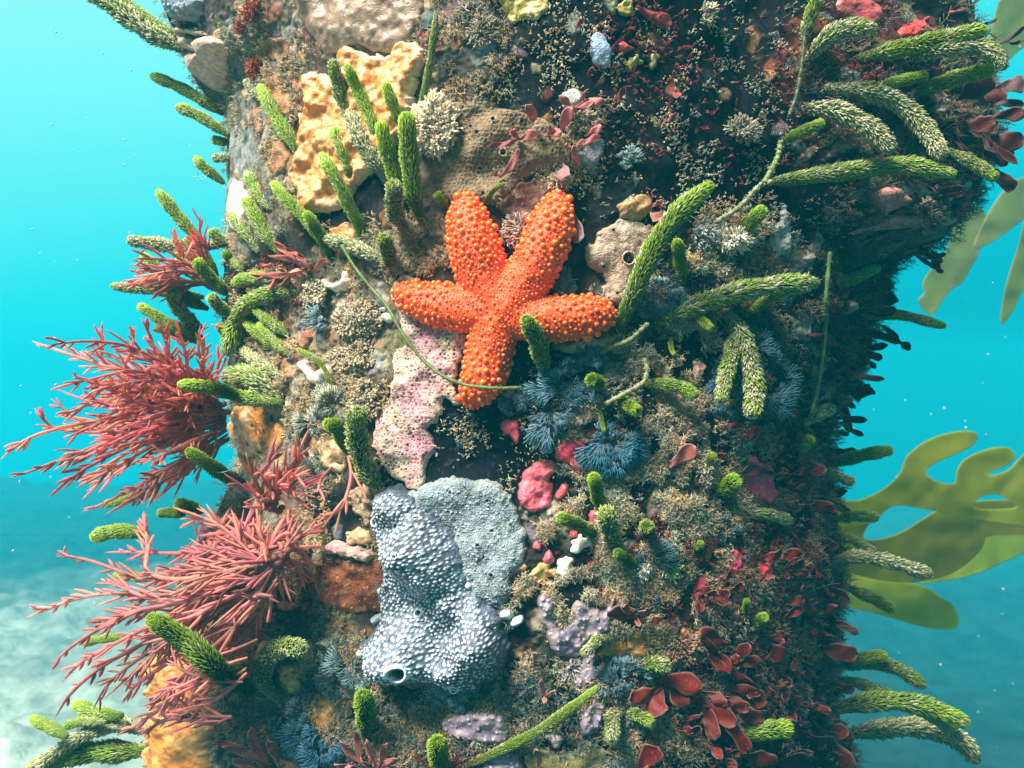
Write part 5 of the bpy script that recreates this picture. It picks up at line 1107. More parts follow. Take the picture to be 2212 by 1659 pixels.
LF = [
 (3, [((300,795),(262,680),80)], PK, 'single round pink leaf standing on the brown porous sponge'),
 (3, [((215,900),(15,945),42),((215,905),(330,865),70),((215,900),(130,850),50),((210,905),(170,840),40)], PK, 'pink leafy seaweed with one long leaf pointing left on the brown sponge'),
 (3, [((480,860),(560,700),75),((540,735),(765,655),62),((580,700),(470,620),50),((600,690),(640,590),34),((560,700),(700,660),40)], PK, 'largest pink leafy seaweed over the bluish white crust'),
 (3, [((580,1095),(560,950),60),((560,960),(735,880),42),((560,960),(505,940),36),((560,980),(640,910),36)], PK, 'pink leafy seaweed hanging above the upper right arm of the sea star'),
 (3, [((640,880),(745,820),56),((650,860),(740,780),30)], PK, 'small pink leaves left of the dark bare wood'),
 (3, [((830,690),(900,568),40),((825,690),(800,640),24)], MD, 'narrow red leaf pair on the dark wood right of the pink seaweeds'),
 (3, [((730,640),(742,595),34)], PK, 'tiny pink disc leaf above the pink seaweeds'),
 (3, [((395,870),(480,870),60),((470,880),(400,820),40)], PK, 'pale pink leaves left of the largest pink seaweed'),
 (3, [((660,500),(700,445),60),((700,560),(760,500),50)], (.34,.12,.12), 'dull pink leaves below the pale blue crust'),
 (3, [((500,1060),(505,1155),80)], (.55,.25,.26), 'pale pink round leaf above the upper right arm tip'),
 (3, [((90,1150),(210,965),52),((80,1140),(50,1100),40)], (.62,.22,.2), 'pink leaf with white frilly edge above the gap between the upper arms'),
 (3, [((575,1390),(605,1570),95,.006)], (.50,.26,.26), 'translucent pink leaf against the right side of the upper right arm'),
 (3, [((1050,1340),(1130,1305),34),((1070,1370),(1140,1425),95)], (.42,.14,.10), 'pinkish brown leaves beside the brownish orange sponge'),
 (3, [((575,200),(635,120),30)], MD, 'tiny red leaf near the top on dark wood'),
 (3, [((1180,540),(1225,465),26),((1200,600),(1260,620),40)], MD, 'tiny red leaves on dark wood in the upper middle'),
 (3, [((1150,800),(1245,735),36),((1160,770),(1150,800),24)], (.4,.16,.13), 'small pale pink leaf on dark wood above the leaning green frond'),
 (7, [((1180,1370),(1358,1235),100)], (.44,.12,.09), 'single reddish leaf with a pale dusty face right of the large lower blue fan'),
 (7, [((640,1410),(590,1290),70,.006)], (.5,.3,.3), 'small translucent pink leaf on the crimson crust'),
 (11, [((1000,700),(795,640),115),((1010,700),(1035,630),80),((990,650),(880,615),60),((960,680),(1000,735),50)], (.36,.075,.055), 'dusty red leaves right of the purple sponge'),
 (11, [((1060,720),(1130,680),55)], (.36,.05,.03), 'small red leaf right of the dusty red pair'),
 (8, [((400,515),(625,575),62),((470,540),(410,510),30)], (.30,.05,.04), 'shiny brown red leaf pointing right above the shaded blue fans'),
 (11, [((300,990),(320,910),36)], (.5,.2,.18), 'tiny pink leaf right of the blue sponge'),
 (11, [((375,1180),(448,1170),46),((360,1260),(350,1090),40),((365,1190),(375,1240),36)], (.48,.2,.17), 'small pinkish sprig on the dark wood below the purple sponge'),
 (11, [((340,1650),(320,1540),50)], (.5,.2,.18), 'tiny pale red leaf at the bottom edge'),
 (7, [((1540,1110),(1650,1110),46),((1700,1200),(1770,1110),60),((1480,1310),(1550,1280),50)], (.30,.02,.02), 'dark red shiny leaves above the fat green frond at right'),
 (8, [((205,1415),(0,1395),75),((60,1110),(5,1200),50)], (.22,.03,.03), 'dark red leaf with pale edge lying over the forked crimson crust'),
 (11, [((1500,1000),(1380,800),60),((1560,860),(1375,790),110),((1590,930),(1715,870),85),((1440,900),(1570,1050),120),((1400,880),(1560,1040),60)], (.25,.022,.020), 'uppermost large dark red leafy seaweed at lower right'),
 (11, [((1560,1010),(1785,965),75),((1570,1020),(1765,1170),85),((1560,1000),(1640,930),50)], (.22,.02,.02), 'dark red leafy seaweed at the right of the uppermost large one'),
 (11, [((1090,1080),(1400,1150),140),((1180,1080),(1310,1250),125)], (.27,.022,.018), 'broad dark red leaf above the lower right corner, level one'),
 (11, [((1150,1110),(925,1215),110),((1140,1120),(1095,1330),150)], (.34,.06,.045), 'broad dusty red leaf hanging down left of the level one'),
 (11, [((1400,1160),(1560,1250),75),((1370,1200),(1615,1385),130),((1370,1200),(1480,1480),110),((1400,1250),(1705,1565),100),((1430,1480),(1525,1605),64)], (.24,.024,.02), 'largest dark red seaweed with long pale rimmed fingers at lower right'),
 (11, [((1560,1190),(1820,1230),120),((1580,1240),(1790,1350),105),((1540,1140),(1775,1180),75),((1550,1200),(1700,1290),80)], (.19,.016,.016), 'dark red leafy seaweed right of the long fingered one'),
 (11, [((980,1660),(1105,1520),150),((1100,1640),(1000,1720),90)], (.30,.03,.025), 'dark red round leaf at the bottom edge right of centre'),
 (12, [((380,1420),(745,1660),210,.010),((520,1390),(690,1440),95)], (.18,.02,.018), 'very large dark red leaf at the bottom right corner of the piling'),
 (12, [((200,1620),(420,1660),180),((0,1560),(220,1640),140)], (.10,.008,.008), 'dim dark red leaves along the bottom edge at right'),
 (12, [((480,880),(745,925),125,.0),((520,850),(700,940),80,.0)], (.12,.014,.016), 'broad brown red leaf pointing right above the lower right fronds'),
 (12, [((440,500),(695,575),150,.0),((430,600),(600,640),110,.0)], (.09,.012,.014), 'broad dark leaf against the lowest kelp blade'),
 (12, [((210,290),(380,280),90),((120,300),(260,270),80)], (.26,.02,.02), 'dark red leaf pair right of the branched red crust'),
 (12, [((250,700),(400,600),80),((290,590),(400,560),70)], (.26,.018,.018), 'dark red leaf pair near the right edge, middle height'),
 (12, [((140,960),(280,880),120),((200,860),(280,850),60)], (.22,.02,.02), 'dark red leaf pair right of the dusty ones'),
 (8, [((330,1330),(550,1390),110,.012),((480,1300),(360,1310),90)], (.15,.012,.014), 'dark red leaf under the yellow tipped green frond'),
 (8, [((290,1500),(480,1490),90),((300,1570),(590,1610),80,.006),((480,1560),(700,1650),70,.004)], (.12,.012,.016), 'dark wine red leaves above the upper kelp blade'),
 (8, [((560,1040),(810,1065),44,.0),((600,1060),(785,1165),36,.0),((590,1130),(690,1160),40,.0),((470,1230),(640,1290),60,.0),((560,1250),(740,1260),50,.0)], VD, 'thin purple brown leaves pointing right above the yellow tipped frond'),
 (8, [((570,1560),(540,1460),50,.0),((580,1560),(665,1505),46,.0),((560,1550),(620,1530),30,.0)], (.07,.02,.03), 'small purple leaf trio against the water above the kelp'),
 (8, [((640,470),(1030,560),60,-.01),((880,440),(1010,550),50,-.01),((1010,560),(1090,600),55,-.01)], VD, 'long dark leaf strand ending in a pale tip at the right'),
 (8, [((560,640),(830,690),90,.0),((560,590),(820,650),70,.0),((600,720),(760,720),80,.0)], VD, 'stacked dark purple leaves at the right edge in the middle'),
 (8, [((600,760),(920,800),46,.0),((700,780),(860,895),40,.0),((640,820),(760,800),50,.0)], VD, 'two dark curved leaf tips pointing right above open water'),
 (8, [((640,200),(980,200),170,.0),((700,260),(1010,290),110,.0),((760,330),(1000,350),80,.0),((700,160),(930,130),80,.0)], VD, 'dark leafy mass below the rough lump on the right edge'),
 (8, [((660,440),(840,500),90,.0),((700,520),(840,570),90,.0),((620,400),(760,440),70,.0)], VD, 'curled dark leaves under the dark leafy mass on the right'),
 (8, [((590,935),(720,935),28,.0)], (.40,.22,.03), 'single small yellow orange leaf sticking out at the right edge'),
 (8, [((600,985),(665,995),30,.0)], (.16,.12,.14), 'single small grey violet leaf just below the yellow orange one'),
 (4, [((1400,640),(1620,490),170,.006),((1500,560),(1700,660),120,.006)], (.14,.02,.02), 'broad dark red leaves at the upper right edge'),
 (4, [((1650,560),(1830,540),130,.006),((1600,690),(1830,680),60,.006)], (.16,.10,.12), 'greyish red leaf at the right frame edge'),
 (4, [((1420,780),(1640,800),120,.010),((1560,880),(1830,900),140,.006),((1600,760),(1840,740),90,.008),((1500,960),(1760,1000),120,.004)], (.11,.012,.014), 'cluster of dark maroon leaves at the right frame edge'),
 (4, [((1640,1100),(1760,1230),110,.0),((1560,1080),(1700,1180),90,.0)], (.06,.012,.016), 'dark leaves below the maroon cluster at the right frame edge'),
 (4, [((1500,170),(1650,125),26,-.01),((1620,330),(1840,170),34,-.01),((1640,340),(1720,395),24,-.01),((1700,270),(1830,260),22,-.01),((1480,30),(1560,-30),30,-.01)], (.07,.03,.05), 'thin dark twiggy seaweed in the top right corner'),
 (8, [((100,1090),(25,1170),60),((270,1000),(360,1010),50)], (.22,.02,.02), 'small dark leaves left of the fouled frond at right'),
]
for k, bl, c, lb in LF: leafy(T(k, bl), c, lb, lift=.012 if bl[0][0][0] < 600 or k != 8 else .004, group=None)
def flat(pairs, w, col, lb, lift): leafy([((a[0], a[1]), (b[0], b[1]), w * lr.uniform(.7, 1.2), lift * lr.uniform(.5, 1.3)) for a, b in pairs], col, lb, name='flat_red_seaweed', ruf=.0009)
flat([((672,584),(543,590)),((665,580),(580,552)),((670,580),(615,535)),((660,585),(550,608)),((675,588),(702,560)),((640,590),(600,620)),((670,585),(640,545)),((600,570),(560,570)),((610,590),(575,625)),((650,575),(590,522))], 12, (.62,.17,.13), 'small salmon pink flat branched seaweed above the cream crescent', .014)
flat([((590,1668),(540,1572)),((590,1668),(466,1602)),((560,1665),(500,1640)),((575,1650),(480,1612)),((600,1668),(580,1600))], 17, (.60,.17,.16), 'pale edged red seaweed fingers at the bottom edge below the blue fans', .022)
flat([((800,1665),(735,1600)),((800,1665),(862,1638)),((790,1665),(770,1580)),((810,1665),(835,1608)),((780,1660),(722,1650)),((800,1650),(745,1625)),((815,1660),(790,1600)),((770,1655),(740,1670)),((800,1668),(850,1662))], 14, (.56,.18,.17), 'tangled pinkish red seaweed at the foot of the bright upright green frond', .016)
# crowd of small dark red tufts along the shaded right side, in rows from the top down
spots = [(1700,1040,'just below the forked crimson crust'),(1745,1080,'right of the forked crimson crust'),(1690,1250,'right of the branched red crust'),(1740,1290,'near the right edge above the lowest kelp blade'),
 (1660,1400,'above the right hand group of dark leaves'),(1720,1400,'left of the stubby green frond'),(1760,1360,'beside the broad dark leaf on the right edge'),(1700,1470,'left of the pointed dark frond'),
 (1760,1490,'at the base of the slim brown frond'),(1740,1540,'left of the longest green frond'),(1690,1530,'above the bright yellow green frond'),(1560,1620,'under the bright yellow green frond'),
 (1780,1590,'at the base of the bottom right fouled frond'),(1480,1560,'right of the short green frond and fouled hook'),(1640,1480,'in the middle of the dark leaves at lower right'),
 (1510,1300,'above the uppermost large dark leaves'),(1560,1260,'left of the branched red crust'),(1775,1170,'at the upper kelp base on the right edge'),(1770,1230,'at the base of the long grey fouled frond'),
 (1790,1340,'at the base of the frond against the lowest kelp blade'),(1800,650,'under the lump in the shade'),(1840,760,'beside the hanging green strand'),(1820,850,'near the lower end of the hanging green strand'),
 (1420,1640,'at the bottom edge right of the fouled hook'),(2060,260,'under the brown fouled frond at upper right'),(2120,300,'left of the maroon cluster'),(2000,420,'on top of the rough lump'),(1990,540,'under the rough lump')]
for i, (x, y, w) in enumerate(spots):
    bl = []
    edge_ = x > 1735
    for _ in range(lr.integers(5, 9)):
        a = lr.uniform(-1.4, 1.4) + .3 if not edge_ else lr.uniform(-.3, 1.5); l = lr.uniform(16, 52) if not edge_ else lr.uniform(14, 85)
        bx, by = x + lr.normal() * 12, y + lr.normal() * 14
        bl.append(((bx, by), (bx + l * math.cos(a), by + l * math.sin(a)), lr.uniform(9, 26), lr.uniform(.002, .015)))
    leafy(bl, (.17, .016, .016) if x < 1780 else (.08, .012, .016), 'small dark red leaf tuft ' + w, 'small dark red leaf tufts')
# ---------------------------------------------------------------- blue fan tufts, cream tufts, turf
M_tuft = mat('tuft', rough=.6, spec=.3, bump=0, var=.3, vscale=900, transl=.15)
BL = np.array([.022, .080, .120]); BG = np.array([.11, .155, .155]); GB = np.array([.17, .17, .12])
def fans(spec, label, col, group='blue fan tufts'):
    """spec: list of (x, y base, direction deg (0 = right, 90 = down in the picture), radius px, spread deg, lift)"""
    g = Geo(); org = path3([spec[0][:2], spec[0][:2]], .001, .001)[0]
    for (x, y, a, r, sp, lf) in spec:
        rows = 1
        for row in range(rows):
            rr = r * (1 - .22 * row); n = max(5, int(sp / 180 * math.pi * rr / 7.5))
            al = np.radians(a + np.linspace(-sp / 2, sp / 2, n) + rng.uniform(-2, 2, n)); sc = rng.uniform(.82, 1.05, n)
            th, z, d, ok = hit1(x, y); y0 = d - lf * .5
            b = ray(x, y, d - .0015); dep = y0 - .004 * row
            us = np.array([0, .35, .7, 1.0]); P = []
            for u in us:
                X = x + np.cos(al) * rr * sc * u; Yp = y + np.sin(al) * rr * sc * u
                yy = d - .001 - (lf * .55 + .0025 * row) * math.sin(u * 2.2) * .9
                P.append(np.stack([(X - 1106) / F0 * yy, np.full(n, yy), (829.5 - Yp) / F0 * yy], -1) + rng.normal(size=(n, 3)) * .0003 * u)
            P = np.stack(P, 1); w = .00036
            c = col * rng.uniform(.7, 1.3, (n, 1)); cc = np.stack([c * .3 + .09, c * .5 + .06, c * 1.0 + .015], 1)
            H = P[:, :3].copy(); H[:, 2] = (P[:, 1] + P[:, 2]) / 2
            g.spikes(H, np.array([[w, w * 1.1, w * 1.1]]) * np.ones((n, 1)), cc, 4)
            for fk in (-1, 0, 1):                # each rib forks in three
                e = unit(np.cross(P[:, 3] - P[:, 0], [0, -1., 0])) * fk * rr * .075 * .37 / F0
                Q = np.stack([H[:, 2], P[:, 2] + e * 1.0, P[:, 3] + e * 1.9 + (P[:, 2] - P[:, 3]) * .12 * abs(fk)], 1) + rng.normal(size=(n, 3, 3)) * .00018
                g.spikes(Q, np.array([[w * .8, w * .95, w * .75]]) * np.ones((n, 1)), np.stack([c * .9 + .02, c * 1.2, c * 1.8 + .03], 1), 4)
            # forked, toothed ends
            m = n * 16; k = rng.integers(0, n, m); s = rng.uniform(.25, 1.0, m)[:, None]
            q = np.where(s < .7, P[k, 1] + (P[k, 2] - P[k, 1]) * ((s - .35) / .35), P[k, 2] + (P[k, 3] - P[k, 2]) * ((s - .7) / .3))
            dr = unit(P[k, 3] - P[k, 1]); sd = unit(np.cross(dr, [0, -1, 0])) * rng.choice([-1, 1], m)[:, None]
            e = q + (dr * .9 + sd * .8 + rng.normal(size=(m, 3)) * .4) * .0008
            cm = np.clip(c[k] * rng.uniform(.8, 1.5, (m, 1)) + .012, 0, 1)
            g.spikes(np.stack([q, e], 1), np.array([[.00020, .00012]]) * np.ones((m, 1)), cm, 3)
    return g, org
def ft(k, L): return [(TO[k][0] + a[0] / 3, TO[k][1] + a[1] / 3, a[2], a[3] / 3) + tuple(a[4:]) for a in L]
FN = [
 (ft(7, [(620,740,-100,150,150,.009),(690,690,-60,110,150,.010),(560,720,-150,90,120,.008)]), BL*1.15+BG*.2, 'blue branching fan tuft nearest below the right arm of the sea star'),
 (ft(7, [(440,830,180,190,120,.010),(400,800,-110,120,120,.008)]), BL+BG*.3, 'blue grey fan tuft beside the lower arm of the sea star'),
 (ft(7, [(520,850,60,200,150,.012),(640,850,30,130,140,.010),(500,760,-80,90,160,.009)]), BL+BG*.15, 'dense blue fan tuft under the bright round green tip'),
 (ft(7, [(380,1010,100,190,150,.010),(160,960,150,110,130,.008),(250,930,170,110,120,.008)]), BL*.7+BG*.5, 'grey blue ragged tuft left of the dense blue one'),
 (ft(7, [(400,1060,108,235,80,.014),(420,1080,95,200,70,.012)]), BL*.9+BG*.5, 'pale blue fan hanging down over the crimson crusts'),
 (ft(7, [(810,1240,75,250,150,.016),(850,1260,50,230,110,.014),(790,1230,110,190,110,.012),(840,1230,20,190,80,.010)]), BL*1.2, 'largest bright blue fan, lower one on the dark wood'),
 (ft(7, [(800,1230,-150,170,120,.010),(860,1210,-60,110,140,.008)]), BL*.9+BG*.2, 'small blue fan just above the largest one'),
 (ft(7, [(460,180,-40,160,110,.008),(430,230,0,170,80,.010)]), (BL*.6+BG*.5)*.8, 'dark blue grey fan between the upper right and right arms of the sea star'),
 (ft(7, [(1100,400,-100,150,120,.010),(1180,330,-40,140,120,.012),(1050,330,170,90,110,.008)]), BG*.9+BL*.35, 'grey blue soft tuft right of the largest green frond'),
 (ft(7, [(1100,220,-100,110,140,.008),(1200,280,-60,100,140,.009)]), BG+GB*.4, 'pale grey tuft above the grey blue soft one'),
 (ft(8, [(150,700,-30,200,130,.012),(120,640,-70,170,120,.010),(100,800,180,110,120,.010)]), BL*.8+BG*.4, 'upper blue grey fans behind the hanging fouled frond'),
 (ft(8, [(170,850,10,210,110,.014),(180,900,50,210,110,.014),(110,880,110,200,110,.010)]), BL*1.05, 'lower deep blue fans right of the hanging fouled frond'),
 (ft(7, [(1560,760,160,160,130,.008),(1530,900,140,160,130,.008),(1620,820,90,160,120,.006),(1570,980,110,130,140,.006)]), BL*.9+BG*.1, 'deep blue fans left of the hanging fronds on the right'),
 (ft(10, [(520,1450,180,230,100,.012),(560,1500,150,240,90,.012),(600,1500,100,200,110,.012),(650,1480,60,160,120,.010)]), BL*1.25, 'bright blue fan at the bottom left of centre'),
 (ft(10, [(480,1340,-140,180,120,.010),(350,1400,180,150,120,.010)]), BL*.6+BG*.5, 'teal fan above the bright blue bottom one'),
 (ft(10, [(560,960,-100,170,160,.010),(640,900,-60,170,150,.010),(540,900,180,150,120,.009)]), GB*.9+BG*.35, 'grey brown feathery tuft left of the blue sponge'),
 (ft(10, [(700,1010,160,260,70,.012),(760,1000,20,110,140,.010),(680,1060,120,160,120,.010),(800,1060,60,120,120,.008)]), BG*.8+BL*.3, 'blue grey feathery tuft below the grey brown one'),
 (ft(10, [(1400,1130,150,170,90,.010),(1450,1150,60,160,110,.010),(1380,1180,100,200,80,.010)]), BL*.8+BG*.6, 'pale blue fan hanging from under the blue sponge'),
 (ft(10, [(880,1200,180,110,150,.008),(860,1180,-90,90,120,.006)]), BG+GB*.3, 'small grey blue tuft left of the upright green frond under the blue sponge'),
 (ft(9, [(1500,1200,175,140,110,.012),(1490,1250,200,130,90,.010)]), GB*.5+BG*.3, 'dark striped fan beside the orange sponge at the lower left'),
 (ft(9, [(1460,1500,170,140,90,.010),(1500,1560,160,150,110,.010)]), GB*.45+BG*.3, 'dark brown fan below the dark striped one at lower left'),
 (ft(10, [(40,1330,-40,150,150,.010),(100,1380,20,140,130,.010)]), GB*.8+BG*.3, 'grey green feathery tuft between the hooked and olive fronds'),
 (ft(6, [(520,1080,-150,190,130,.012),(500,1100,100,130,140,.010),(560,1060,-60,140,130,.010)]), GB+BG*.3, 'grey feathery tuft with many fingers left of the pale curved frond'),
 (ft(6, [(660,960,-70,140,170,.010),(640,980,180,110,140,.010)]), GB*1.2, 'grey tan feathery tuft above the clean bright green tip'),
 (ft(6, [(640,420,185,180,50,.010),(620,410,215,150,40,.010)]), BG+BL*.25, 'thin bluish feather pointing left below the cream crescent'),
 (ft(11, [(820,1080,-160,170,120,.010),(900,1050,-80,140,150,.010),(860,1110,100,110,150,.010),(980,1060,-30,120,130,.010)]), BL*.55+BG*.5, 'teal blue tufts left of the broad dark red leaf'),
 (ft(11, [(1080,300,-60,170,150,.008),(1050,330,170,120,120,.008)]), BL*.5+BG*.3, 'dim teal tuft in the lower turf right of the green tip'),
 (ft(11, [(1050,560,180,160,60,.008),(1060,560,0,80,90,.006)]), BL*.4+BG*.4, 'dim teal feather above the dusty red leaves'),
 (ft(11, [(1560,90,-160,180,120,.008),(1600,80,120,140,120,.008)]), BL*.45+BG*.35, 'dim blue tuft under the pale level fouled frond'),
 (ft(3, [(950,1060,-110,110,150,.006),(900,1050,180,60,140,.006)]), BG*1.5, 'pale bluish lichen like tuft on bare dark wood above the leaning frond'),
 (ft(11, [(900,1480,180,110,150,.008),(960,1400,-60,100,150,.008),(830,1600,90,110,150,.008)]), BG*.5+GB*.5, 'grey green tuft beside the fouled hook at the bottom'),
 (ft(11, [(420,1150,180,140,130,.006),(200,1300,-100,120,150,.006),(150,1200,180,120,130,.006)]), BG*.45+GB*.3, 'dim grey green tuft at the bottom left of the dark grooved wood'),
]
for sp, c, lb in FN:
    root = None
    sub_ = []
    for (x, y, a, r, spd, lf) in sp:
        k = max(2, int(round(spd / 38)))
        for i in range(k):
            ai = a - spd / 2 + spd * (i + .5) / k + rng.uniform(-12, 12); o_ = rng.uniform(.0, .34) * r
            o_ *= 1.1; oa = rng.uniform(0, 6.28); sub_.append((x + o_ * math.cos(oa), y + o_ * math.sin(oa), ai + rng.uniform(-25, 25), (r - o_ * .4) * rng.uniform(.5, 1.0), rng.uniform(58, 90), lf * rng.uniform(.35, 1.1)))
    for one in sub_:
        g, org = fans([one], lb, c * rng.uniform(.75, 1.2))
        if root is None: root = empty('fan_tuft', tuple(org), lb, 'bryozoan', 'blue and grey fan tufts')
        g.build('fan', M_tuft, root)
def clump(x, y, rx, ry, n, col, label, l=.0026, w=.00038, lift=.004, rough=.7, name='branching_tuft', cat='bryozoan', group=None):
    """dense tuft of short stubby fingers that radiate from a rounded heap"""
    th, z, d, ok = hit1(x, y); c = ray(x, y, d); nrm = np.array([math.sin(th), -math.cos(th), .15]); nrm /= np.linalg.norm(nrm)
    sc = .365 / F0; ex, ey = rx * sc, ry * sc
    a = rng.uniform(0, 2 * math.pi, n); r = np.sqrt(rng.random(n)); side = unit(np.cross(nrm, [0, 0, 1.])); up = np.cross(side, nrm)
    px_, py_ = np.cos(a) * r, np.sin(a) * r
    B = c + side * (px_ * ex)[:, None] + up * (py_ * ey)[:, None] + nrm * (lift * np.sqrt(np.clip(1 - r * r * .9, 0, 1)))[:, None]
    D = unit(nrm * .55 + side * (px_ * 1.3)[:, None] + up * (py_ * 1.3)[:, None] + rng.normal(size=(n, 3)) * rough)
    hump = .5 + .5 * fbm(px_ * 2.2, py_ * 2.2, 0 * px_ + x, 8, 2); B = B + nrm * ((hump - .5) * lift * 1.2)[:, None]; cl = (.72 + .9 * (hump - .5))[:, None]
    L = l * rng.uniform(.6, 1.25, (n, 1)); M = B + D * L * .5 + rng.normal(size=(n, 3)) * l * .08; E = B + D * L
    cc = np.clip(np.array(col) * rng.uniform(.65, 1.25, (n, 1)) * np.clip(.6 + cl * .6, .6, 1.3), 0, 1); g = Geo()
    g.spikes(np.stack([B - D * .0012, M, E], 1), np.array([[w, w * 1.05, w * .7]]) * rng.uniform(.7, 1.3, (n, 1)), np.stack([cc * .55, cc * .9, np.clip(cc * 1.1, 0, 1)], 1), 5)
    g.spikes(np.stack([M, M + unit(D + rng.normal(size=(n, 3)) * .7) * L * .4], 1), np.array([[w * .8, w * .5]]) * np.ones((n, 1)), cc, 4)
    tag(g.build(name, M_tuft, None, c), label, cat, group)
CRM = (.84, .70, .52)
clump(948, 280, 44, 66, 900, CRM, 'large cream tuft of stubby fingers right of the upright green fronds', l=.0036, w=.00050, lift=.009, rough=.6)
clump(1568, 522, 50, 22, 420, (.78,.70,.54), 'cream branching tuft right of the dark upright frond', l=.0038, w=.00032, lift=.007)
clump(1520, 510, 40, 40, 300, (.42,.42,.38), 'pale grey branching tuft left of the cream one', l=.003, w=.0003, lift=.005)
clump(1208, 398, 24, 18, 150, (.66,.5,.36), 'small tan tuft above the upper right arm of the sea star', l=.0022, w=.0003)
clump(1040, 70, 34, 34, 220, (.46,.38,.28), 'tan tuft near the top left of the dark wood', l=.0026, w=.00028)
clump(1020, 30, 24, 30, 130, (.40,.33,.26), 'smaller tan tuft above the other at the top', l=.0024, w=.00028)
clump(1525, 38, 14, 26, 120, (.56,.46,.34), 'upright tan tuft on the black wood at the top right of centre', l=.0024, w=.0003)
clump(1600, 285, 44, 26, 260, (.44,.38,.28), 'tan bushy tuft on the dark wood left of the upper right stems', l=.0028, w=.00028)
clump(1255, 265, 34, 22, 170, (.50,.42,.30), 'tan fluffy turf beneath the largest pink leaves', l=.0022, w=.00026)
clump(1380, 1230, 20, 22, 110, (.70,.66,.56), 'white spiny tuft right of the small pink crusts', l=.0028, w=.00028)
clump(1442, 1228, 26, 20, 140, (.60,.58,.36), 'pale yellow green spiny tuft right of the white one', l=.0028, w=.00028)
clump(1235, 1445, 28, 26, 160, (.42,.36,.40), 'lilac grey tuft beside the purple sponge', l=.002, w=.0003)
clump(1590, 940, 26, 34, 200, (.40,.35,.26), 'tan bushy tuft left of the dark red shiny leaves', l=.0028, w=.00026)
clump(1515, 1000, 16, 60, 220, (.42,.36,.26), 'tall narrow tan tuft above the fat bright green frond', l=.0024, w=.00026)
clump(560, 145, 34, 26, 160, (.50,.11,.06), 'red orange bushy tuft near the top left of the piling', l=.0028, w=.00034)
clump(555, 28, 26, 22, 110, (.44,.09,.06), 'red orange tuft at the top edge on the left', l=.0026, w=.00034)
clump(530, 60, 14, 16, 60, (.44,.10,.07), 'small red tuft between the two red orange ones', l=.0022, w=.0003)
clump(1130, 500, 44, 34, 260, (.60,.42,.34), 'pinkish tan fluffy growth between the upper arms of the sea star', l=.0026, w=.00026)
clump(690, 640, 44, 40, 300, (.50,.42,.29), 'sandy rubble of tiny tubes below the cream crescent', l=.0017, w=.00055, lift=.0045, rough=1.1)
clump(780, 690, 70, 46, 700, (.50,.40,.27), 'largest heap of sandy rubble left of the sea star', l=.0017, w=.00055, lift=.0045, rough=1.1)
clump(770, 770, 70, 44, 620, (.46,.36,.23), 'lower heap of sandy rubble above the pink sponge', l=.0017, w=.00055, lift=.0045, rough=1.1)
clump(790, 870, 50, 50, 420, (.42,.34,.22), 'tan rubble left of the pink sponge', l=.0017, w=.00055, lift=.0045, rough=1.1)
clump(1990, 470, 50, 36, 420, (.26,.2,.16), 'brown fuzzy growth on the rough lump at the right edge', l=.003, w=.0004, lift=.008, rough=1.)
clump(2060, 440, 40, 30, 260, (.30,.14,.12), 'reddish fuzzy growth at the outer end of the rough lump', l=.003, w=.0004, lift=.006, rough=1.)
clump(1465, 1395, 70, 40, 420, (.36,.20,.13), 'pinkish brown fuzzy mat right of the amber sponge', l=.002, w=.00026)
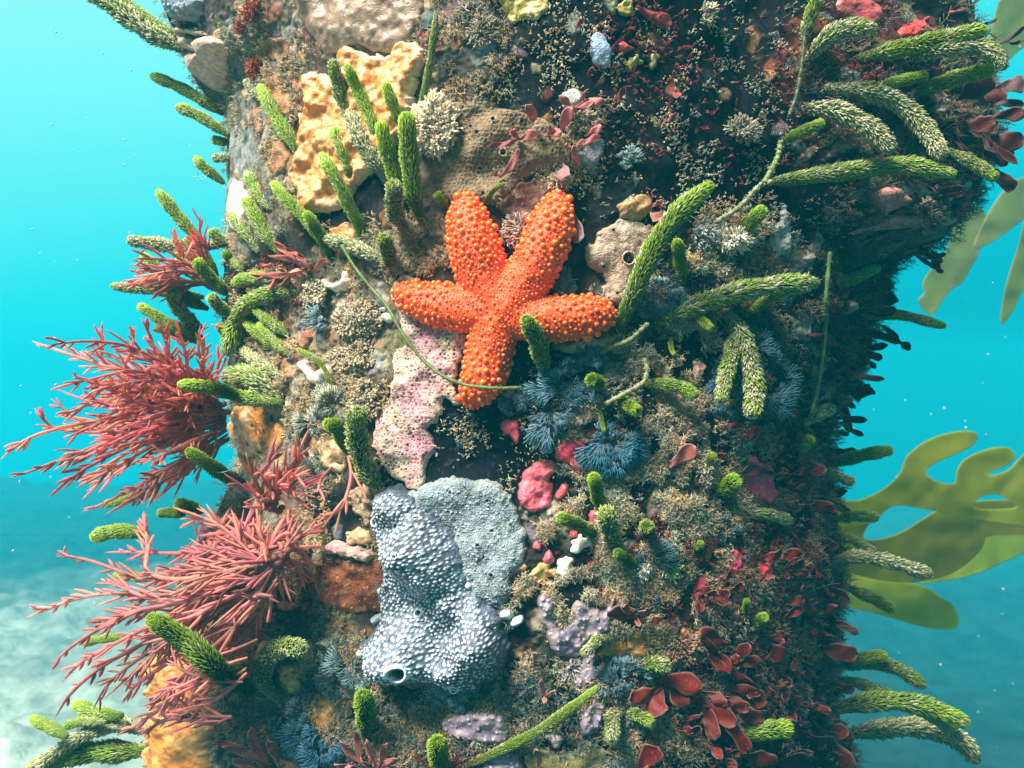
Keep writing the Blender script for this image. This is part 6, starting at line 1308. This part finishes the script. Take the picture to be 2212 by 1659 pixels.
# turf: far too many to count
def turf(name, label, polys, n, col, var, l, w, seed, fork=4, edge=None, nscale=.009, thr=.0):
    lr = np.random.default_rng(seed)
    xs = []
    for (x, y, rx, ry, wt) in polys:
        m = int(n * wt); a = lr.normal(size=(m, 2)) * .55; xs.append(np.stack([x + a[:, 0] * rx, y + a[:, 1] * ry], 1))
    if edge is not None: xs = [np.zeros((1, 2))]
    Q = np.concatenate(xs); Q = Q[(Q[:, 1] > -40) & (Q[:, 1] < 1720)]
    th, z, d, ok = hit(Q[:, 0], Q[:, 1]); keep = ok & (np.abs(th) < R_(74)); th, z, Q = th[keep], z[keep], Q[keep]
    nz = fbm(th * .18 / nscale, z / nscale, 0 * z, seed, 3); keep = nz > thr
    for P, soft in MASK:
        if P.shape[0] < 3: continue
        inbb = (Q[:, 0] > P[:, 0].min()) & (Q[:, 0] < P[:, 0].max()) & (Q[:, 1] > P[:, 1].min()) & (Q[:, 1] < P[:, 1].max())
        if inbb.any(): 
            k = np.where(inbb)[0]; keep[k[(sdf_poly(P, Q[k, 0], Q[k, 1]) > (lr.uniform(0, 14, len(k)) if soft else 1)) & (lr.random(len(k)) > (.05 if soft else 0))]] = False
    th, z = th[keep], z[keep]
    if edge is not None:
        th = np.radians(lr.uniform(edge[0], edge[1], n)); z = lr.uniform(-.27, .27, n); kp = fbm(th * .18 / .02, z / .02, 0 * z, seed, 3) > thr; th, z = th[kp], z[kp]
    m = len(th)
    B = surf(th, z, 0.0); nr = np.stack([np.sin(th), -np.cos(th), 0 * th], 1)
    tint = np.array(col) * (1 + var * vnoise(th * 30, z * 160, 0 * z, seed + 3))[:, None] * lr.uniform(.6, 1.35, (m, 1))
    warm = vnoise(th * 40, z * 200, 0 * z + 5, seed + 4)[:, None]; tint = np.clip(tint * (1 + warm * np.array([.25, .0, -.2])), .004, 1)
    g = Geo(); g.n = 0
    hgt = l * lr.uniform(.5, 1.5, (m, 1)); D = unit(nr + lr.normal(size=(m, 3)) * .55)
    E = B + D * hgt
    g.spikes(np.stack([B - nr * .0006, (B + E) / 2 + lr.normal(size=(m, 3)) * l * .12, E], 1), np.array([[w, w * .9, w * .6]]) * np.ones((m, 1)), np.stack([tint * .5, tint * .8, tint], 1), 3)
    for f in range(fork):
        s = lr.uniform(.35, 1., (m, 1)); b = B + D * hgt * s; dd = unit(D + lr.normal(size=(m, 3)) * .9); ll = hgt * lr.uniform(.3, .65, (m, 1))
        g.spikes(np.stack([b, b + dd * ll], 1), np.stack([np.full(m, w * .85), np.full(m, w * .55)], 1), np.stack([tint * .85, np.clip(tint * 1.25, 0, 1)], 1), 3)
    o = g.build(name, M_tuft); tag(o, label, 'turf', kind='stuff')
TAN = (.52, .40, .24)
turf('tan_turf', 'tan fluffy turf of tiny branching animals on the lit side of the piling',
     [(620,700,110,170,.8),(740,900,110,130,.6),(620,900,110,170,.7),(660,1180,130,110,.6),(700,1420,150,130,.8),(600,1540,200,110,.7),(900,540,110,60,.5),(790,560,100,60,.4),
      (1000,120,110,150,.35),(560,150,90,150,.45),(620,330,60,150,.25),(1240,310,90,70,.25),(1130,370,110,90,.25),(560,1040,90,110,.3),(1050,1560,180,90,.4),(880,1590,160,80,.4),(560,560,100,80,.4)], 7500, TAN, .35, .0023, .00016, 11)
turf('coarse_turf', 'coarser tan and cream turf on the lower face of the piling',
     [(1170,1180,80,130,1.0),(1110,1360,80,80,.6),(1340,1120,130,120,1.0),(1420,1020,110,120,.9),(1450,1230,180,140,1.2),(1300,1250,130,110,.8),(1400,1420,150,80,.6),(1180,1480,160,140,.6),(1300,1600,200,90,.8),
      (1270,930,90,80,.5),(1460,880,90,60,.35),(1560,1000,110,140,.7),(1490,620,150,110,.7),(1420,740,110,60,.3),(1560,520,110,60,.4)], 7500, (.50,.40,.26), .35, .0028, .00018, 12, fork=5, thr=.13)
turf('wood_speckle_turf', 'scattered pale specks of turf on the black wood',
     [(1250,120,180,160,1.),(1450,200,220,200,1.4),(1400,380,200,130,.7),(1600,300,130,160,.6),(1650,100,160,140,.5),(1050,960,90,60,.25),(1010,930,60,60,.2),(1330,820,130,60,.2),(1700,500,110,130,.5),(1200,960,150,60,.3)],
     1500, (.52,.43,.30), .3, .0015, .00022, 13, fork=3, thr=.12, nscale=.006)
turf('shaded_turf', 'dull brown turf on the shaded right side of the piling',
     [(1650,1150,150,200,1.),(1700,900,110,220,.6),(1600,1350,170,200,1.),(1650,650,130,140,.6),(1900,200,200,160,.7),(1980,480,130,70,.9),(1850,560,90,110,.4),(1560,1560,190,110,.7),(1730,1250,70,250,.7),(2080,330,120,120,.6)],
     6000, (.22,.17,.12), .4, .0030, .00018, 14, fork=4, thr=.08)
turf('dark_red_turf', 'tiny dark red filaments scattered over the piling',
     [(1600,1400,190,220,.9),(1700,1100,120,200,.6),(1900,200,220,160,.6),(1400,100,130,120,.18),(1450,1150,180,160,.4),(620,1290,110,60,.4),(1450,300,200,160,.12),(600,600,80,80,.3),(950,1640,200,40,.4),(470,1200,60,120,.4)],
     2000, (.22,.03,.03), .4, .0026, .00026, 15, fork=4, thr=-.1)
turf('blue_grey_turf', 'blue grey fuzz between the tufts',
     [(650,1420,120,110,.8),(900,1560,220,90,1.),(1230,860,110,90,.4),(1100,1540,160,110,.8),(640,1560,160,90,.8),(1420,650,90,80,.5),(1650,820,90,120,.5),(680,920,90,90,.4),(1340,1460,110,70,.4)],
     2600, (.12,.15,.14), .3, .0026, .0002, 16, fork=5, thr=-.15)
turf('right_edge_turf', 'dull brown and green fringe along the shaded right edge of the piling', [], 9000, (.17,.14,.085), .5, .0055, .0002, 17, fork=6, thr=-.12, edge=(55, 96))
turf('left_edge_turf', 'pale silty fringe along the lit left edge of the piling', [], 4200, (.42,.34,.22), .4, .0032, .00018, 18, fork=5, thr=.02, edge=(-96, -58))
# drifting specks in the water
lr = np.random.default_rng(5); n = 800
P = np.stack([lr.uniform(-.7, .7, n), lr.uniform(.35, 1.3, n), lr.uniform(-.5, .5, n)], 1)
P = P[(np.abs(P[:, 0] - .01) > .22)]; g = Geo(); g.balls(P, lr.uniform(.0001, .0009, len(P)) ** 1.0 * (.4 + P[:, 1]), (.6, .65, .6), 1)
tag(g.build('drifting_specks', M_tuft), 'tiny specks drifting in the water', 'specks', kind='stuff')
# ---------------------------------------------------------------- kelp behind the piling
M_kelp = mat('kelp', rough=.4, spec=.5, bump=.35, bscale=60, var=.14, vscale=16, transl=.75)
def kelp_blade(poly, y0, slope, col, hole=None, parent=None, wav=.012, seed=1):
    """outline in picture measure at distance y0, bent and given a real thickness"""
    P = chaikin(poly, 2)
    lo = P.min(0) - 4; hi = P.max(0) + 4; st = 2.6
    X, Yp = np.meshgrid(np.arange(lo[0], hi[0], st), np.arange(lo[1], hi[1], st))
    d = sdf_poly(P, X, Yp).reshape(X.shape)
    if hole is not None: d = np.minimum(d, -sdf_poly(chaikin(hole, 2), X, Yp).reshape(X.shape))
    # pull the outer vertices onto the outline for a clean edge
    gy_, gx_ = np.gradient(d, st); gl = np.sqrt(gx_ ** 2 + gy_ ** 2) + 1e-6
    near = np.abs(d) < st * 1.0
    X = np.where(near & (d < 0), X - d * gx_ / gl, X); Yp = np.where(near & (d < 0), Yp - d * gy_ / gl, Yp)
    keepv = (d > -st * 1.0)
    dist = y0 + slope[0] * (X - 1950) / 1000 + slope[1] * (Yp - 1150) / 1000 + wav * 1.6 * np.sin(X / 210 + seed) * np.cos(Yp / 260 + seed * 2) + .006 * fbm(X / 60, Yp / 60, 0 * X, seed + 9, 2)
    V = np.stack([(X - 1106) / F0 * dist, dist, (829.5 - Yp) / F0 * dist], -1)
    idx = np.arange(X.size).reshape(X.shape)
    kq = keepv[:-1, :-1] & keepv[:-1, 1:] & keepv[1:, 1:] & keepv[1:, :-1]
    q = np.stack([idx[:-1, :-1], idx[1:, :-1], idx[1:, 1:], idx[:-1, 1:]], -1)[kq]
    used = np.unique(q); mp = np.full(X.size, -1); mp[used] = np.arange(len(used)); q = mp[q]
    V = V.reshape(-1, 3)[used]; k = len(V)
    n = 1 + .10 * fbm(X / 30, Yp / 30, 0 * X, seed, 3).ravel()[used]
    edge = sstep(7, 1, d.ravel()[used])[:, None]
    C = np.array(col) * n[:, None]; C = C * (1 - .35 * edge) + np.array(col) * 1.5 * .35 * edge
    back = V + np.array([0, .0012, 0])
    e = np.concatenate([q[:, [0, 1]], q[:, [1, 2]], q[:, [2, 3]], q[:, [3, 0]]]); key = np.sort(e, 1); kk = key[:, 0] * (k + 1) + key[:, 1]
    u, inv, cnt = np.unique(kk, return_inverse=True, return_counts=True); b = e[cnt[inv] == 1]
    side = np.stack([b[:, 1], b[:, 0], b[:, 0] + k, b[:, 1] + k], -1)
    return link('blade', mesh_from('blade', np.vstack([V, back]), [np.vstack([q, q[:, ::-1] + k, side])], np.vstack([C, C])), M_kelp, parent)
def stipe(pts, y, r, parent):
    g = Geo(); P = spline(np.array([ray(a, b, y) for a, b in pts]), 30); g.tube(P, np.linspace(r * .5, r, 30), (.22, .17, .02), 8); g.build('stipe', M_kelp, parent)
KC = (.30, .30, .03)
r1 = empty('kelp', tuple(ray(2150, 1100, .95)), 'broad olive kelp with several blades behind the right side of the piling', 'kelp')
kelp_blade(t(8, [(560,1690),(600,1600),(640,1578),(750,1590),(870,1540),(970,1470),(1030,1400),(1050,1330),(1070,1290),(1150,1220),(1250,1170),(1380,1135),(1490,1130),(1535,1160),(1500,1230),(1400,1280),
   (1250,1340),(1180,1395),(1220,1440),(1300,1475),(1390,1480),(1385,1400),(1430,1320),(1530,1270),(1650,1235),(1740,1240),(1775,1295),(1740,1350),(1640,1390),(1565,1412),(1600,1425),(1680,1410),(1750,1370),(1810,1290),(1900,1240),(2050,1300),(2100,1500),(2100,1760),
   (1700,1740),(1300,1660),(1100,1625),(980,1612),(900,1670),(860,1740),(560,1760)]), .95, (.05, 0), (.37,.38,.028), hole=t(8, [(1490,1610),(1540,1560),(1640,1540),(1720,1570),(1800,1630),(1700,1640),(1560,1642),(1500,1630)]), parent=r1, seed=1)
kelp_blade(t(12, [(560,90),(640,60),(780,20),(930,-30),(830,60),(760,180),(900,182),(1050,125),(1200,25),(1350,-60),(1825,-90),(2100,-60),(2100,160),(1825,150),(1570,150),(1572,210),(1500,300),(1400,380),(1280,430),(1080,465),(850,440),(650,385),(540,260)]), 1.0, (.05, .05), (.33,.31,.018), parent=r1, seed=2)
kelp_blade(t(12, [(540,350),(700,395),(850,435),(1080,460),(1190,480),(1300,560),(1360,585),(1395,650),(1408,720),(1370,765),(1200,757),(1000,695),(830,650),(650,610),(500,560)]), 1.06, (.02, -.05), (.36,.41,.03), parent=r1, seed=3)
kelp_blade(t(12, [(1500,60),(1825,60),(2100,60),(2100,150),(1900,230),(1700,325),(1500,412),(1300,452),(1120,466),(1240,420),(1400,330),(1500,250)]), 1.10, (.03, .0), (.37,.43,.04), parent=r1, seed=4)
r2 = empty('kelp', tuple(ray(2190, 300, 1.15)), 'pale hazy kelp blades hanging at the upper right behind the piling', 'kelp')
kelp_blade(t(8, [(1400,-360),(1600,-300),(1560,-120),(1530,0),(1480,80),(1420,190),(1370,200),(1280,310),(1250,382),(1180,372),(1130,280),(1190,240),(1160,190),(1200,110),(1270,40),(1330,-40),(1370,-200)]), 1.35, (.0, .0), (.34,.36,.10), parent=r2, seed=5)
kelp_blade(t(8, [(1900,-400),(2000,-200),(1950,0),(1850,150),(1760,350),(1690,450),(1670,430),(1680,330),(1720,130),(1790,-60),(1840,-300)]), 1.3, (.0, .0), (.32,.34,.07), parent=r2, seed=6)
kelp_blade(t(4, [(1680,-60),(2000,-80),(2000,240),(1820,300),(1700,420),(1600,480),(1560,400),(1600,260),(1630,120)]), 1.3, (.0, .0), (.36,.38,.12), parent=r2, seed=7)
kelp_blade(t(4, [(1750,1160),(2000,1100),(2000,1300),(1830,1420),(1640,1560),(1480,1640),(1540,1480),(1640,1300)]), 1.35, (.0, .0), (.34,.36,.10), parent=r2, seed=8)
stipe([(2225,1195),(2260,1200),(2330,1260),(2380,1500),(2300,1800)], 1.13, .006, r1)
stipe([(2080,120),(2200,40),(2350,200),(2400,700)], 1.39, .007, r2)
# ---------------------------------------------------------------- the water the camera looks through
def water():
    bm = bmesh.new(); bmesh.ops.create_cube(bm, size=1.0); me = bpy.data.meshes.new('haze'); bm.to_mesh(me); bm.free()
    o = bpy.data.objects.new('haze', me); COL.objects.link(o)
    o.scale = (20, 14, 3.5); o.location = (0, 3.6, 0.46 - 1.75)
    m = bpy.data.materials.new('sea_water'); m.use_nodes = True; tt = m.node_tree; tt.nodes.clear()
    out = N(tt, 'ShaderNodeOutputMaterial'); v = N(tt, 'ShaderNodeVolumePrincipled')
    v.inputs['Color'].default_value = (0.006, 0.46, 0.60, 1); v.inputs['Density'].default_value = HAZE_DENSITY
    v.inputs['Anisotropy'].default_value = 0.0
    tt.links.new(v.outputs[0], out.inputs['Volume']); me.materials.append(m)
    tag(o, 'blue green sea water haze', 'haze', kind='stuff')
HAZE_DENSITY = 0.11
water()
